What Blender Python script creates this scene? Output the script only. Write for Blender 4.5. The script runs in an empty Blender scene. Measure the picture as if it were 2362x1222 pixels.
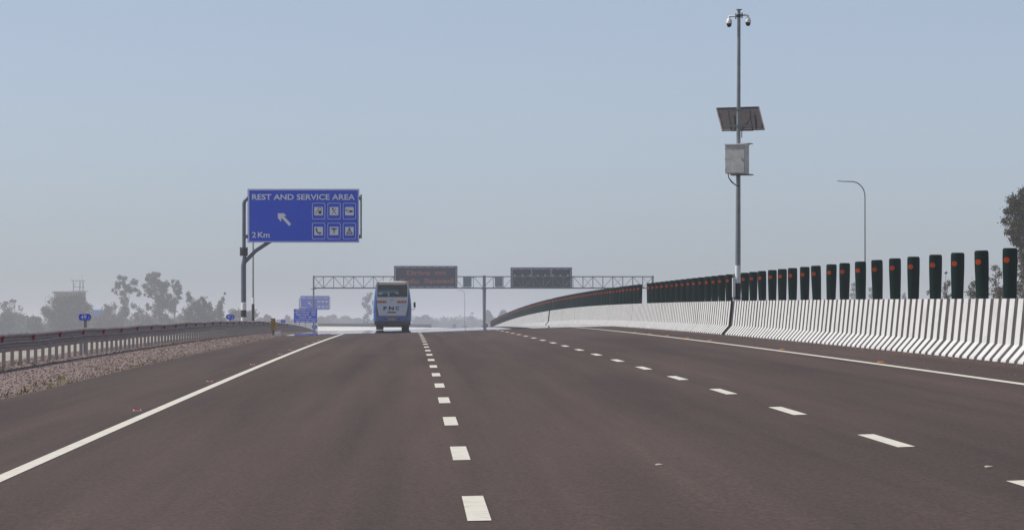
import bpy, bmesh, math, random
import numpy as np
from mathutils import Vector, Matrix
random.seed(7); rng = np.random.default_rng(7)
R = math.radians
SC = bpy.context.scene
COL = SC.collection

# ------------------------------------------------------------------ camera
F = 8940.0          # focal length in photo pixels (photo is 2362 wide)
PX0, PY0 = 958.1, 752.0   # where the level forward direction (+Y) falls in the photo
CZ = 1.41
cam_d = bpy.data.cameras.new('camera'); cam = bpy.data.objects.new('camera', cam_d); COL.objects.link(cam)
cam_d.sensor_width = 36; cam_d.lens = F / 2362 * 36; cam_d.clip_start = 0.5; cam_d.clip_end = 30000
_yaw = -math.atan((1181 - PX0) / F); _pitch = math.atan((PY0 - 611) / F)
cam.location = (0, 0, CZ); cam.rotation_euler = (math.pi/2 + _pitch, 0, _yaw)
SC.camera = cam
CR = cam.rotation_euler.to_matrix()

# ------------------------------------------------------------------ sky, sun, exposure
SUN_EL, SUN_FWD = 46, 7
w = bpy.data.worlds.new('World'); SC.world = w; w.use_nodes = True
wn = w.node_tree
sky = wn.nodes.new('ShaderNodeTexSky'); sky.sky_type = 'NISHITA'; sky.sun_disc = False
sky.sun_elevation = R(SUN_EL); sky.sun_rotation = R(-(90 - SUN_FWD))
sky.air_density = 0.62; sky.dust_density = 0.8; sky.ozone_density = 6.0
hs = wn.nodes.new('ShaderNodeHueSaturation'); hs.inputs['Saturation'].default_value = .60
wn.links.new(sky.outputs[0], hs.inputs['Color']); wn.links.new(hs.outputs[0], wn.nodes['Background'].inputs[0])
wn.nodes['Background'].inputs[1].default_value = 0.119
sl = bpy.data.lights.new('sun', 'SUN'); sun = bpy.data.objects.new('sun', sl); COL.objects.link(sun)
sl.energy = 3.5; sl.angle = R(0.6); sl.color = (1.0, 0.955, 0.88)
sd = Vector((-math.cos(R(SUN_EL))*math.cos(R(SUN_FWD)), math.cos(R(SUN_EL))*math.sin(R(SUN_FWD)), math.sin(R(SUN_EL))))
sun.rotation_euler = sd.to_track_quat('Z', 'Y').to_euler()
SC.view_settings.view_transform = 'Standard'; SC.view_settings.look = 'None'
SC.view_settings.exposure = 0.0; SC.view_settings.gamma = 1
SC.render.engine = 'CYCLES'
SC.cycles.use_denoising = True
SC.cycles.caustics_reflective = False; SC.cycles.caustics_refractive = False; SC.cycles.max_bounces = 6; SC.cycles.volume_bounces = 1; SC.cycles.transparent_max_bounces = 12

# ------------------------------------------------------------------ road frame
def hx(X):      # camera height above the surface at lateral offset X
    return float(np.interp(X, [-11.5, -9.9, -6.4, -3.3, .47, 4.22, 7.9, 10.0, 11.0, 30.0], [1.72, 1.66, 1.60, 1.485, 1.414, 1.285, 1.155, 1.115, 1.115, 1.70]))
G, K, K2 = 0.00847, 1.42e-5, 1.4e-5
def _s0(Y): return G*Y - K*Y*Y - K2*max(0, Y-200)**2
_s520 = _s0(520); _m520 = G - 2*K*520 - 2*K2*320
_c = 1.045e-4; _s710 = _s520 + _m520*190 + .5*_c*190**2; _m710 = _m520 + _c*190
_s1070 = _s710 + _m710*360
def sy(Y):
    if Y <= 520: return _s0(Y)
    if Y <= 710: return _s520 + _m520*(Y-520) + .5*_c*(Y-520)**2
    if Y <= 1070: return _s710 + _m710*(Y-710)
    t = min(Y-1070, 220); return _s1070 + _m710*t - .5*_m710/220*t*t
def zr(X, Y): return CZ - hx(X) + sy(Y)
def cx(Y): return -5.4e-6 * Y * Y
def P(X, Y, dz=0.0): return (X + cx(Y), Y, zr(X, Y) + dz)
def field(Y): return float(np.interp(Y, [0, 900, 1500, 2500], [-6, -6, -2.0, -1.2]))
def at(px, py, Y):  # a photo pixel at depth Y -> world point
    d = CR @ Vector(((px - 1181)/F, (611 - py)/F, -1.0)); return cam.location + d * (Y / d.y)
def mpp(Y): return Y / F

# ------------------------------------------------------------------ materials
def mat(name, col, rough=.6, metal=0, noise=None, bump=None, spec=.5, coat=0, emit=None):
    m = bpy.data.materials.new(name); m.use_nodes = True; n = m.node_tree; b = n.nodes['Principled BSDF']
    b.inputs['Base Color'].default_value = (*col, 1); b.inputs['Roughness'].default_value = rough
    b.inputs['Metallic'].default_value = metal; b.inputs['Specular IOR Level'].default_value = spec
    b.inputs['Coat Weight'].default_value = coat
    if emit: b.inputs['Emission Color'].default_value = (*emit[0], 1); b.inputs['Emission Strength'].default_value = emit[1]
    tc = None
    if noise or bump:
        tc = n.nodes.new('ShaderNodeTexCoord')
    if noise:   # (scale, second colour, lo, hi, stretch)
        sc, c2, lo, hi = noise[:4]; st = noise[4] if len(noise) > 4 else (1, 1, 1)
        mp = n.nodes.new('ShaderNodeMapping'); mp.inputs['Scale'].default_value = st
        t = n.nodes.new('ShaderNodeTexNoise'); t.inputs['Scale'].default_value = sc; t.inputs['Detail'].default_value = 6; t.inputs['Roughness'].default_value = .62
        r = n.nodes.new('ShaderNodeValToRGB'); r.color_ramp.elements[0].position = lo; r.color_ramp.elements[1].position = hi
        r.color_ramp.elements[0].color = (*col, 1); r.color_ramp.elements[1].color = (*c2, 1)
        n.links.new(tc.outputs['Object'], mp.inputs[0]); n.links.new(mp.outputs[0], t.inputs['Vector']); n.links.new(t.outputs['Fac'], r.inputs[0]); n.links.new(r.outputs[0], b.inputs['Base Color'])
    if bump:    # (scale, strength, distance)
        t2 = n.nodes.new('ShaderNodeTexNoise'); t2.inputs['Scale'].default_value = bump[0]; t2.inputs['Detail'].default_value = 4
        bp = n.nodes.new('ShaderNodeBump'); bp.inputs['Strength'].default_value = bump[1]; bp.inputs['Distance'].default_value = bump[2]
        n.links.new(tc.outputs['Object'], t2.inputs['Vector']); n.links.new(t2.outputs['Fac'], bp.inputs['Height']); n.links.new(bp.outputs[0], b.inputs['Normal'])
    return m

def asphalt_material():
    m = bpy.data.materials.new('asphalt'); m.use_nodes = True; n = m.node_tree; b = n.nodes['Principled BSDF']; L = n.links
    tc = n.nodes.new('ShaderNodeTexCoord')
    def noise(scale, st, det=5, rough=.6):
        mp = n.nodes.new('ShaderNodeMapping'); mp.inputs['Scale'].default_value = st
        t = n.nodes.new('ShaderNodeTexNoise'); t.inputs['Scale'].default_value = scale; t.inputs['Detail'].default_value = det; t.inputs['Roughness'].default_value = rough
        L.new(tc.outputs['Object'], mp.inputs[0]); L.new(mp.outputs[0], t.inputs['Vector']); return t.outputs['Fac']
    def ramp(f, a, c0, d, c1):
        r = n.nodes.new('ShaderNodeValToRGB'); r.color_ramp.elements[0].position = a; r.color_ramp.elements[1].position = d
        r.color_ramp.elements[0].color = (*c0, 1); r.color_ramp.elements[1].color = (*c1, 1); L.new(f, r.inputs[0]); return r.outputs[0]
    def mix(kind, a, c, fac):
        x = n.nodes.new('ShaderNodeMixRGB'); x.blend_type = kind; x.inputs[0].default_value = fac
        L.new(a, x.inputs[1]); L.new(c, x.inputs[2]); return x.outputs[0]
    base = ramp(noise(.45, (1, .05, 1)), .30, (.062, .041, .033), .68, (.100, .069, .056))
    streak = ramp(noise(1.6, (1, .010, 1), 6), .36, (.78, .78, .78), .66, (1.22, 1.19, 1.17))
    grain = ramp(noise(30, (1, .30, 1), 4, .8), .36, (.55, .55, .55), .66, (1.5, 1.46, 1.42))
    c = mix('MULTIPLY', base, streak, .8); c = mix('MULTIPLY', c, grain, .75)
    vo = n.nodes.new('ShaderNodeTexVoronoi'); vo.inputs['Scale'].default_value = 5.0; L.new(tc.outputs['Object'], vo.inputs['Vector'])
    lt = n.nodes.new('ShaderNodeMath'); lt.operation = 'LESS_THAN'; lt.inputs[1].default_value = .045; L.new(vo.outputs['Distance'], lt.inputs[0])
    wn2 = n.nodes.new('ShaderNodeMath'); wn2.operation = 'GREATER_THAN'; wn2.inputs[1].default_value = .62
    sep = n.nodes.new('ShaderNodeSeparateColor'); L.new(vo.outputs['Color'], sep.inputs[0]); L.new(sep.outputs[0], wn2.inputs[0])
    ml = n.nodes.new('ShaderNodeMath'); ml.operation = 'MULTIPLY'; L.new(lt.outputs[0], ml.inputs[0]); L.new(wn2.outputs[0], ml.inputs[1])
    x = n.nodes.new('ShaderNodeMixRGB'); L.new(ml.outputs[0], x.inputs[0]); L.new(c, x.inputs[1]); x.inputs[2].default_value = (.2, .17, .16, 1)
    L.new(x.outputs[0], b.inputs['Base Color'])
    b.inputs['Roughness'].default_value = .82; b.inputs['Specular IOR Level'].default_value = .28
    bp = n.nodes.new('ShaderNodeBump'); bp.inputs['Strength'].default_value = .35; bp.inputs['Distance'].default_value = .006
    L.new(noise(70, (1, 1, 1), 3), bp.inputs['Height']); L.new(bp.outputs[0], b.inputs['Normal'])
    return m

def leaf_mat(name, c1, c2):
    m = bpy.data.materials.new(name); m.use_nodes = True; n = m.node_tree; b = n.nodes['Principled BSDF']
    g = n.nodes.new('ShaderNodeNewGeometry'); r = n.nodes.new('ShaderNodeValToRGB')
    r.color_ramp.elements[0].color = (*c1, 1); r.color_ramp.elements[1].color = (*c2, 1)
    n.links.new(g.outputs['Random Per Island'], r.inputs[0]); n.links.new(r.outputs[0], b.inputs['Base Color'])
    b.inputs['Roughness'].default_value = .7; b.inputs['Specular IOR Level'].default_value = .2
    return m

M = dict(
    asphalt=asphalt_material(),
    line=mat('road_paint', (.80, .75, .63), .6, noise=(7, (.42, .38, .32), .50, .85), bump=(50, .3, .004)),
    ground=mat('dry_ground', (.30, .25, .17), .95, noise=(.02, (.42, .36, .26), .35, .65)),
    gravel=mat('gravel_bed', (.20, .145, .13), .95, noise=(14, (.31, .235, .21), .35, .7), bump=(25, .8, .03)),
    stone=leaf_mat('loose_stone', (.12, .082, .072), (.32, .23, .20)),
    conc=mat('concrete', (.42, .40, .37), .85, noise=(3, (.30, .28, .26), .4, .7)),
    conc_white=mat('whitewashed_concrete', (.84, .83, .80), .8, noise=(5, (.45, .42, .38), .5, .8)),
    groove=mat('bare_barrier', (.085, .072, .078), .95, noise=(4, (.13, .115, .115), .4, .7), spec=.02),
    barrier=mat('barrier_white', (.70, .695, .675), .6, noise=(1.3, (.50, .47, .43), .50, .85, (1, 1, 1.6)), spec=.1),
    galv=mat('galvanised_steel', (.33, .275, .26), .5, .1, noise=(2.5, (.19, .145, .135), .4, .7, (1, .3, 3)), bump=(6, .15, .01)),
    galv_post=mat('galvanised_post', (.38, .36, .33), .6, .1, noise=(5, (.27, .25, .22), .4, .7)),
    red=mat('red_reflector', (.42, .012, .015), .35),
    orange=mat('orange_reflector', (.46, .062, .010), .45, spec=.2),
    stud_or=mat('amber_stud', (.75, .28, .04), .4),
    green=mat('paddle_green', (.0022, .021, .0135), .38, spec=.34),
    pole=mat('painted_steel_grey', (.24, .265, .27), .42, .35, noise=(3, (.18, .195, .20), .4, .7)),
    signpole=mat('sign_pole_grey', (.115, .135, .165), .45, .3, noise=(2, (.09, .10, .125), .4, .7)),
    cabinet=mat('cabinet_grey', (.52, .53, .50), .5, .1, noise=(4, (.38, .385, .37), .4, .7)),
    white=mat('white_paint', (.78, .78, .77), .4),
    black=mat('black_paint', (.014, .014, .018), .5),
    rubber=mat('rubber', (.013, .011, .012), .8),
    dome=mat('smoked_dome', (.006, .006, .008), .12),
    panel_back=mat('solar_panel_back', (.115, .098, .095), .6, noise=(9, (.085, .072, .072), .4, .65)),
    blue=mat('sign_blue', (.001, .078, .76), .5, noise=(1.5, (.002, .088, .80), .3, .7), spec=.15),
    signwhite=mat('sign_white', (.86, .88, .90), .5),
    yellow=mat('hazard_yellow', (.72, .40, .03), .5),
    hblack=mat('hazard_black', (.035, .018, .015), .6),
    gantry=mat('gantry_steel', (.13, .15, .17), .5, .3),
    led=mat('led_face', (.018, .020, .036), .6, spec=.2),
    led_text=mat('led_text', (.20, .055, .04), .5, emit=((.75, .20, .14), .04)),
    led_frame=mat('led_frame', (.13, .16, .20), .5),
    vent=mat('vent_light', (.55, .57, .60), .5),
    bus_blue=mat('bus_blue', (.025, .115, .36), .35, coat=.3, noise=(1.2, (.03, .14, .40), .3, .7)),
    bus_white=mat('bus_white', (.80, .80, .80), .38, coat=.3, noise=(1.6, (.62, .61, .60), .5, .8)),
    bus_roof=mat('bus_roof', (.80, .75, .64), .4),
    bus_dark=mat('bus_dark', (.018, .016, .018), .6),
    bus_inner=mat('bus_interior', (.045, .04, .045), .8),
    lamp_red=mat('tail_lamp', (.13, .07, .06), .3),
    strip_red=mat('strip_red', (.55, .07, .03), .4), strip_yel=mat('strip_amber', (.65, .33, .08), .4),
    navy=mat('navy_letter', (.02, .02, .14), .5), plate=mat('yellow_plate', (.42, .33, .12), .5, noise=(30, (.25, .19, .06), .4, .6)),
    gold=mat('gold_plate', (.30, .23, .03), .5, noise=(40, (.17, .13, .01), .4, .6)),
    crimson=mat('crimson_line', (.45, .03, .07), .5), teal=mat('sun_band', (.05, .32, .42), .4),
    bark=mat('bark', (.09, .075, .06), .9, noise=(3, (.22, .19, .16), .4, .6)),
    leafA=leaf_mat('leaf_grey_green', (.04, .068, .03), (.11, .145, .065)),
    leafB=leaf_mat('leaf_olive', (.045, .06, .02), (.15, .155, .06)),
    leafC=leaf_mat('leaf_brown', (.065, .058, .035), (.16, .14, .085)),
    grass=leaf_mat('grass_blade', (.10, .10, .02), (.26, .22, .07)),
    brick=mat('raw_brickwork', (.20, .15, .12), .9, noise=(2, (.27, .22, .19), .4, .6)),
    blue_sheet=mat('blue_sheet_roof', (.04, .16, .50), .5),
)
def glass_mat(name, tint, gl=.12):
    m = bpy.data.materials.new(name); m.use_nodes = True; n = m.node_tree; n.nodes.clear()
    o = n.nodes.new('ShaderNodeOutputMaterial'); t = n.nodes.new('ShaderNodeBsdfTransparent'); g = n.nodes.new('ShaderNodeBsdfGlossy')
    t.inputs[0].default_value = (*tint, 1); g.inputs['Roughness'].default_value = .05; x = n.nodes.new('ShaderNodeMixShader'); x.inputs[0].default_value = gl
    n.links.new(t.outputs[0], x.inputs[1]); n.links.new(g.outputs[0], x.inputs[2]); n.links.new(x.outputs[0], o.inputs[0]); return m
M['glass'] = glass_mat('tinted_glass', (.62, .62, .65), .04)
M['windscreen'] = glass_mat('windscreen_glass', (.75, .8, .8), .05)
M['screenband'] = glass_mat('windscreen_band', (.10, .50, .62), .05)

# ------------------------------------------------------------------ mesh builder
class MB:
    def __init__(s): s.v = []; s.f = []; s.m = []
    def add(s, vs, fs, mi=0):
        o = len(s.v); s.v += [tuple(p) for p in vs]; s.f += [tuple(o+i for i in f) for f in fs]; s.m += [mi]*len(fs)
    def box(s, lo, hi, mi=0, rz=0, piv=(0, 0)):
        x0, y0, z0 = lo; x1, y1, z1 = hi
        vs = [(x, y, z) for z in (z0, z1) for y in (y0, y1) for x in (x0, x1)]
        if rz:
            c, q = math.cos(rz), math.sin(rz); vs = [(piv[0]+(x-piv[0])*c-(y-piv[1])*q, piv[1]+(x-piv[0])*q+(y-piv[1])*c, z) for x, y, z in vs]
        s.add(vs, [(0, 2, 3, 1), (4, 5, 7, 6), (0, 1, 5, 4), (2, 6, 7, 3), (0, 4, 6, 2), (1, 3, 7, 5)], mi)
    def tube(s, pts, rad, n=12, mi=0, cap=True):
        pts = [Vector(p) for p in pts]
        if not hasattr(rad, '__len__'): rad = [rad]*len(pts)
        vs = []; up0 = None
        for i, p in enumerate(pts):
            d = (pts[min(i+1, len(pts)-1)] - pts[max(i-1, 0)]).normalized()
            if up0 is None: up0 = Vector((0, 1, 0)) if abs(d.y) < .9 else Vector((1, 0, 0))
            a = d.cross(up0).normalized(); b = d.cross(a).normalized(); up0 = -b if (-b).dot(up0) > 0 else b
            a = d.cross(up0).normalized(); b = a.cross(d).normalized()
            for k in range(n):
                t = 2*math.pi*k/n; vs.append(p + (a*math.cos(t) + b*math.sin(t))*rad[i])
        fs = [(i*n+k, i*n+(k+1) % n, (i+1)*n+(k+1) % n, (i+1)*n+k) for i in range(len(pts)-1) for k in range(n)]
        if cap: fs += [tuple(range(n-1, -1, -1)), tuple(range((len(pts)-1)*n, len(pts)*n))]
        s.add(vs, fs, mi)
    def lathe(s, prof, c=(0, 0, 0), n=16, mi=0):
        vs = [(c[0]+r*math.cos(2*math.pi*k/n), c[1]+r*math.sin(2*math.pi*k/n), c[2]+z) for r, z in prof for k in range(n)]
        fs = [(i*n+k, i*n+(k+1) % n, (i+1)*n+(k+1) % n, (i+1)*n+k) for i in range(len(prof)-1) for k in range(n)]
        s.add(vs, fs, mi)
    def plate(s, poly, y0, y1, mi=0):   # polygon in x,z facing -Y; y0 front, y1 back
        n = len(poly); vs = [(x, y0, z) for x, z in poly] + [(x, y1, z) for x, z in poly]
        fs = [tuple(range(n)), tuple(range(2*n-1, n-1, -1))] + [(i, i+n, (i+1) % n+n, (i+1) % n) for i in range(n)]
        s.add(vs, fs, mi)
    def ring(s, outer, inner, y0, y1, mi=0):
        n = len(outer); vs = [(x, y, z) for y in (y0, y1) for x, z in outer] + [(x, y, z) for y in (y0, y1) for x, z in inner]
        fs = []
        for i in range(n):
            j = (i+1) % n
            fs += [(i, j, 2*n+j, 2*n+i), (n+i, 3*n+i, 3*n+j, n+j), (i, n+i, n+j, j), (2*n+i, 2*n+j, 3*n+j, 3*n+i)]
        s.add(vs, fs, mi)
    def build(s, name, mats, parent=None, loc=None, smooth=False):
        me = bpy.data.meshes.new(name); me.from_pydata(s.v, [], s.f); me.update()
        if not isinstance(mats, (list, tuple)): mats = [mats]
        for m in mats: me.materials.append(m)
        me.polygons.foreach_set('material_index', s.m)
        bm = bmesh.new(); bm.from_mesh(me); bmesh.ops.recalc_face_normals(bm, faces=bm.faces); bm.to_mesh(me); bm.free()
        if smooth:
            me.polygons.foreach_set('use_smooth', [True]*len(me.polygons))
            try: me.set_sharp_from_angle(angle=R(40))
            except Exception: pass
        o = bpy.data.objects.new(name, me); COL.objects.link(o)
        if parent: o.parent = parent
        if loc: o.location = loc
        return o
def tag(o, label=None, cat=None, group=None, kind=None):
    if label: o['label'] = label
    if cat: o['category'] = cat
    if group: o['group'] = group
    if kind: o['kind'] = kind
    return o
def empty(name, loc, label, cat, group=None, rz=0):
    o = bpy.data.objects.new(name, None); o.empty_display_size = .2; o.location = loc; o.rotation_euler = (0, 0, rz); COL.objects.link(o); return tag(o, label, cat, group)
def copy_tree(o, parent=None):
    c = o.copy(); COL.objects.link(c); c.parent = parent
    for ch in [k for k in bpy.data.objects if k.parent == o]: copy_tree(ch, c)
    return c
def rrect(x0, z0, x1, z1, r, n=4):
    pts = []
    for cxx, czz, a0 in ((x1-r, z1-r, 0), (x0+r, z1-r, 90), (x0+r, z0+r, 180), (x1-r, z0+r, 270)):
        for k in range(n+1):
            a = R(a0+90*k/n); pts.append((cxx+r*math.cos(a), czz+r*math.sin(a)))
    return pts
_txt = {}
def text_into(mb, s, x0, z0, x1, z1, y0, depth=.01, mi=0, bold=0.0, fitw=True):
    cu = bpy.data.curves.new('t', 'FONT'); cu.body = s; cu.size = 1; cu.offset = bold; cu.resolution_u = 3; cu.fill_mode = 'FRONT'
    ob = bpy.data.objects.new('t', cu); me = bpy.data.meshes.new_from_object(ob)
    co = np.array([v.co[:] for v in me.vertices]); fs = [tuple(p.vertices) for p in me.polygons]
    bpy.data.objects.remove(ob); bpy.data.meshes.remove(me); bpy.data.curves.remove(cu)
    a, b = co.min(0), co.max(0); sz = (z1-z0)/(b[1]-a[1]); sx = (x1-x0)/(b[0]-a[0]) if fitw else sz
    vs = [(x0+(p[0]-a[0])*sx, y0, z0+(p[1]-a[1])*sz) for p in co]
    mb.add(vs, fs, mi)

# ------------------------------------------------------------------ ground, road, markings
def yrange(a, b):
    out = []; y = a
    while y < b: out.append(y); y += 1.5 if y < 250 else (5 if y < 1300 else 60)
    return out + [b]
def strip(name, Xs, Y0, Y1, dz, m, kind='structure', label=None, zf=None):
    Ys = yrange(Y0, Y1); mb = MB(); n = len(Xs)
    vs = [(P(X, Y, dz) if zf is None else zf(X, Y)) for Y in Ys for X in Xs]
    fs = [(i*n+k, i*n+k+1, (i+1)*n+k+1, (i+1)*n+k) for i in range(len(Ys)-1) for k in range(n-1)]
    mb.add(vs, fs); o = mb.build(name, m, smooth=True); tag(o, label, None, None, kind); return o
def gz(X, Y):
    Xr = X
    zf = field(Y)
    if -11.6 <= Xr <= 26: z = zr(Xr, Y) - .05
    elif Xr < -11.6: z = max(zf, zr(-11.6, Y) - .05 + (Xr+11.6)*.55) if zr(-11.6, Y) > zf else zf
    else: z = max(zf, zr(26, Y) - .05 - (Xr-26)*.5)
    return (Xr + cx(Y), Y, z)
GX = [-9000, -3000, -900, -300, -100, -50, -32, -24, -20, -16, -13, -11.6, -9.9, -6.4, -3.3, .47, 4.22, 7.9, 10, 11, 26, 28, 31, 35, 40, 55, 100, 300, 900, 3000, 9000]
def ground():
    Ys = [-60, -20] + yrange(10, 2500)[::2] + [2800, 3500, 5000, 8000]
    mb = MB(); n = len(GX); vs = [gz(X, Y) for Y in Ys for X in GX]
    for i, v in enumerate(vs):
        if v[1] > 2500: vs[i] = (v[0] if abs(v[0]) < 1e9 else 0, v[1], v[2])
    mb.add(vs, [(i*n+k, i*n+k+1, (i+1)*n+k+1, (i+1)*n+k) for i in range(len(Ys)-1) for k in range(n-1)])
    tag(mb.build('ground', M['ground'], smooth=True), kind='structure')
def cxl(Y): return cx(Y)
_cx0 = cx
def cx(Y): return _cx0(Y) if Y < 1500 else _cx0(1500) - 2*5.4e-6*1500*(min(Y, 2500)-1500)
ground()
strip('road', [-6.4, -4.8, -3.3, -1.4, .47, 2.3, 4.22, 6, 7.9, 9, 10.02], 10, 2500, 0, M['asphalt'])
strip('opposite_road', [10.98, 14, 18, 22, 25.5], 10, 2500, 0, M['asphalt'])
strip('gravel_shoulder', [-11.6, -9.9, -8.4, -6.35], 10, 1300, -.02, M['gravel'])
strip('edge_line', [-3.43, -3.28], 10, 1300, .005, M['line'])
strip('edge_line', [7.9, 8.05], 10, 1300, .005, M['line'])
strip('edge_line', [13.0, 13.15], 10, 1300, .005, M['line'])
def dashes(Xr, Y0):
    mb = MB(); y = Y0
    while y < 1200:
        ys = [y, y+.75, y+1.5, y+2.25, y+3.0]
        vs = [P(X, Y, .005) for Y in ys for X in (Xr-.15, Xr)]
        mb.add(vs, [(i*2, i*2+1, i*2+3, i*2+2) for i in range(4)]); y += 9
    tag(mb.build('dashed_lane_line', M['line']), kind='structure')
dashes(.48, 24.25-9); dashes(4.24, 24.25+8.5-18)

joint_m = mat('paving_joint', (.135, .112, .105), .85, noise=(3, (.085, .065, .06), .4, .6))
for Yj, a, b in ((104.5, -5.9, .2), (131, -6.0, .3), (152, -3.1, .2)):
    mb = MB(); xs = [a+(b-a)*i/12 for i in range(13)]
    mb.add([P(x, Yj+d+.12*math.sin(x*1.7), .0035) for d in (0, .55) for x in xs], [(i, i+1, i+14, i+13) for i in range(12)]); tag(mb.build('paving_joint', joint_m), kind='structure')
# mirage: hot air over the far tarmac that mirrors the sky
def mirage():
    m = bpy.data.materials.new('mirage_air'); m.use_nodes = True; n = m.node_tree; n.nodes.clear(); L = n.links
    o = n.nodes.new('ShaderNodeOutputMaterial'); t = n.nodes.new('ShaderNodeBsdfTransparent'); g = n.nodes.new('ShaderNodeBsdfGlossy')
    g.inputs['Roughness'].default_value = .0; g.inputs[0].default_value = (.97, .97, .97, 1)
    tc = n.nodes.new('ShaderNodeTexCoord'); mp = n.nodes.new('ShaderNodeMapping'); mp.inputs['Scale'].default_value = (.12, .05, 1)
    ns = n.nodes.new('ShaderNodeTexNoise'); ns.inputs['Scale'].default_value = 1; ns.inputs['Detail'].default_value = 3
    sp = n.nodes.new('ShaderNodeSeparateXYZ'); L.new(tc.outputs['Object'], sp.inputs[0])
    L.new(tc.outputs['Object'], mp.inputs[0]); L.new(mp.outputs[0], ns.inputs['Vector'])
    mr = n.nodes.new('ShaderNodeMapRange'); mr.inputs[1].default_value = 186; mr.inputs[2].default_value = 204; mr.inputs[3].default_value = -.35; mr.inputs[4].default_value = 1.5; L.new(sp.outputs[1], mr.inputs[0])
    a = n.nodes.new('ShaderNodeMath'); a.operation = 'ADD'; L.new(mr.outputs[0], a.inputs[0]); L.new(ns.outputs['Fac'], a.inputs[1])
    r = n.nodes.new('ShaderNodeMapRange'); r.inputs[1].default_value = .45; r.inputs[2].default_value = 1.0; L.new(a.outputs[0], r.inputs[0])
    x = n.nodes.new('ShaderNodeMixShader'); L.new(r.outputs[0], x.inputs[0]); L.new(t.outputs[0], x.inputs[1]); L.new(g.outputs[0], x.inputs[2]); L.new(x.outputs[0], o.inputs[0])
    strip('mirage', [-6.38, -3.3, .47, 4.22, 7.9, 9.98], 184, 1290, .012, m, 'stuff', 'shimmering pale mirage lying over the far end of the road')
mirage()

# gravel stones on the left verge
def stones():
    N = 26000
    Y = 52 + (rng.random(N)**1.7)*260; X = -11.2 + rng.random(N)*4.9
    edge = rng.random(N) < .12; X[edge] = -6.5 + .18*rng.standard_normal(edge.sum())
    keep = X < -6.28; X, Y = X[keep], Y[keep]; N = len(X)
    s = .006 + .022*rng.random(N)**4 + .00005*Y
    vs = np.zeros((N, 6, 3)); d = np.array([(1, 0, 0), (-1, 0, 0), (0, 1, 0), (0, -1, 0), (0, 0, .8), (0, 0, -.8)])
    base = np.array([P(x, y, -.012) for x, y in zip(X, Y)])
    vs = base[:, None, :] + d[None]*s[:, None, None]*(0.6+.8*rng.random((N, 6, 1)))
    f = np.array([(0, 2, 4), (2, 1, 4), (1, 3, 4), (3, 0, 4), (2, 0, 5), (1, 2, 5), (3, 1, 5), (0, 3, 5)])
    fs = (f[None] + 6*np.arange(N)[:, None, None]).reshape(-1, 3)
    me = bpy.data.meshes.new('loose_gravel'); me.from_pydata(vs.reshape(-1, 3).tolist(), [], fs.tolist()); me.materials.append(M['stone'])
    o = bpy.data.objects.new('loose_gravel', me); COL.objects.link(o); tag(o, 'pinkish loose gravel stones on the left verge under the guardrail', None, None, 'stuff')
    # sparse weeds
    mb = MB()
    for k in range(230):
        y = 58 + random.random()**1.5*150; x = random.choice([-6.5, -6.6, -7.0, -9.6, -9.8, -10.1, -10.4]) + random.gauss(0, .12)
        if math.sin(y*.21) + math.sin(y*.083+1) < .35: continue
        b = Vector(P(x, y, -.02))
        for j in range(9):
            a = random.random()*6.28; h = random.uniform(.04, .13); t = b + Vector((math.cos(a)*h*.8, math.sin(a)*h*.8, h)); q = Vector((-math.sin(a), math.cos(a), 0))*.012
            o0 = b + Vector((random.gauss(0, .05), random.gauss(0, .08), 0)); mb.add([o0-q, o0+q, t+o0-b], [(0, 1, 2)])
    tag(mb.build('verge_weeds', M['grass']), 'low yellowish weeds along the gravel verge', None, None, 'stuff')
stones()

# ------------------------------------------------------------------ median barrier
PROF = [(-.50, 0.0), (-.49, .05), (-.27, .30), (-.19, 1.085), (.19, 1.085), (.27, .30), (.49, .05), (.50, 0.0)]
XM = 10.5
jit = random.Random(3)
def barrier(Y0, Y1, label, phase):
    root = empty('median_barrier', P(XM, Y0), label, 'barrier', 'concrete barriers along the median')
    ox, oy, oz = root.location
    def Q(dx, z, Y): x, y, zz = P(XM, Y); return (x+dx-ox, y-oy, zz + z - oz)
    n = max(2, int((Y1-Y0)/4)); Ys = [Y0+(Y1-Y0)*i/n for i in range(n+1)]; k = len(PROF)
    mb = MB(); mb.add([Q(a, b-.04 if b == 0 else b, Y) for Y in Ys for a, b in PROF], [(i*k+j, i*k+(j+1) % k, (i+1)*k+(j+1) % k, (i+1)*k+j) for i in range(n) for j in range(k)])
    mb.add([Q(a, b, Y0) for a, b in PROF], [tuple(range(k))]); mb.add([Q(a, b, Y1) for a, b in PROF], [tuple(range(k))])
    mb.build('body', [M['groove']], root)
    for sgn, nm in ((-1, 'white_ribs'), (1, 'white_ribs')):
        mb = MB(); y = Y0 + phase; nr = 0
        sec = [(-.50, 0), (-.49, .05), (-.27, .30), (-.19, 1.085), (-.02, 1.085)]
        while y < Y1 - .35:
            a = y + jit.uniform(-.012, .012); b = min(y + .55 + jit.uniform(-.012, .02), Y1); nr += 1
            e = .004
            vs = []
            for Y in (a, b):
                for dx, z in sec:
                    off = (dx - e if dx < -.1 else dx); zz = z + (e if z > 1 else 0) + (.01 if z == 0 else 0)
                    vs.append(Q(-sgn*off, zz, Y) if sgn > 0 else Q(off, zz, Y))
                for dx, z in sec:
                    vs.append(Q(-sgn*dx, z-.003, Y) if sgn > 0 else Q(dx, z-.003, Y))
            m5 = len(sec)
            fs = [(i, i+1, 2*m5+i+1, 2*m5+i) for i in range(m5-1)]
            fs += [(i, m5+i, m5+i+1, i+1) for i in range(m5-1)] + [(2*m5+i, 2*m5+i+1, 3*m5+i+1, 3*m5+i) for i in range(m5-1)]
            mb.add(vs, fs); y += .93 + (.10 if nr % 22 == 15 else 0)
        o = mb.build(nm, [M['barrier']], root)
barrier(40, 124.5, 'nearest stretch of white-ribbed concrete barrier, at the right edge up to the camera pole', .1)
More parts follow.
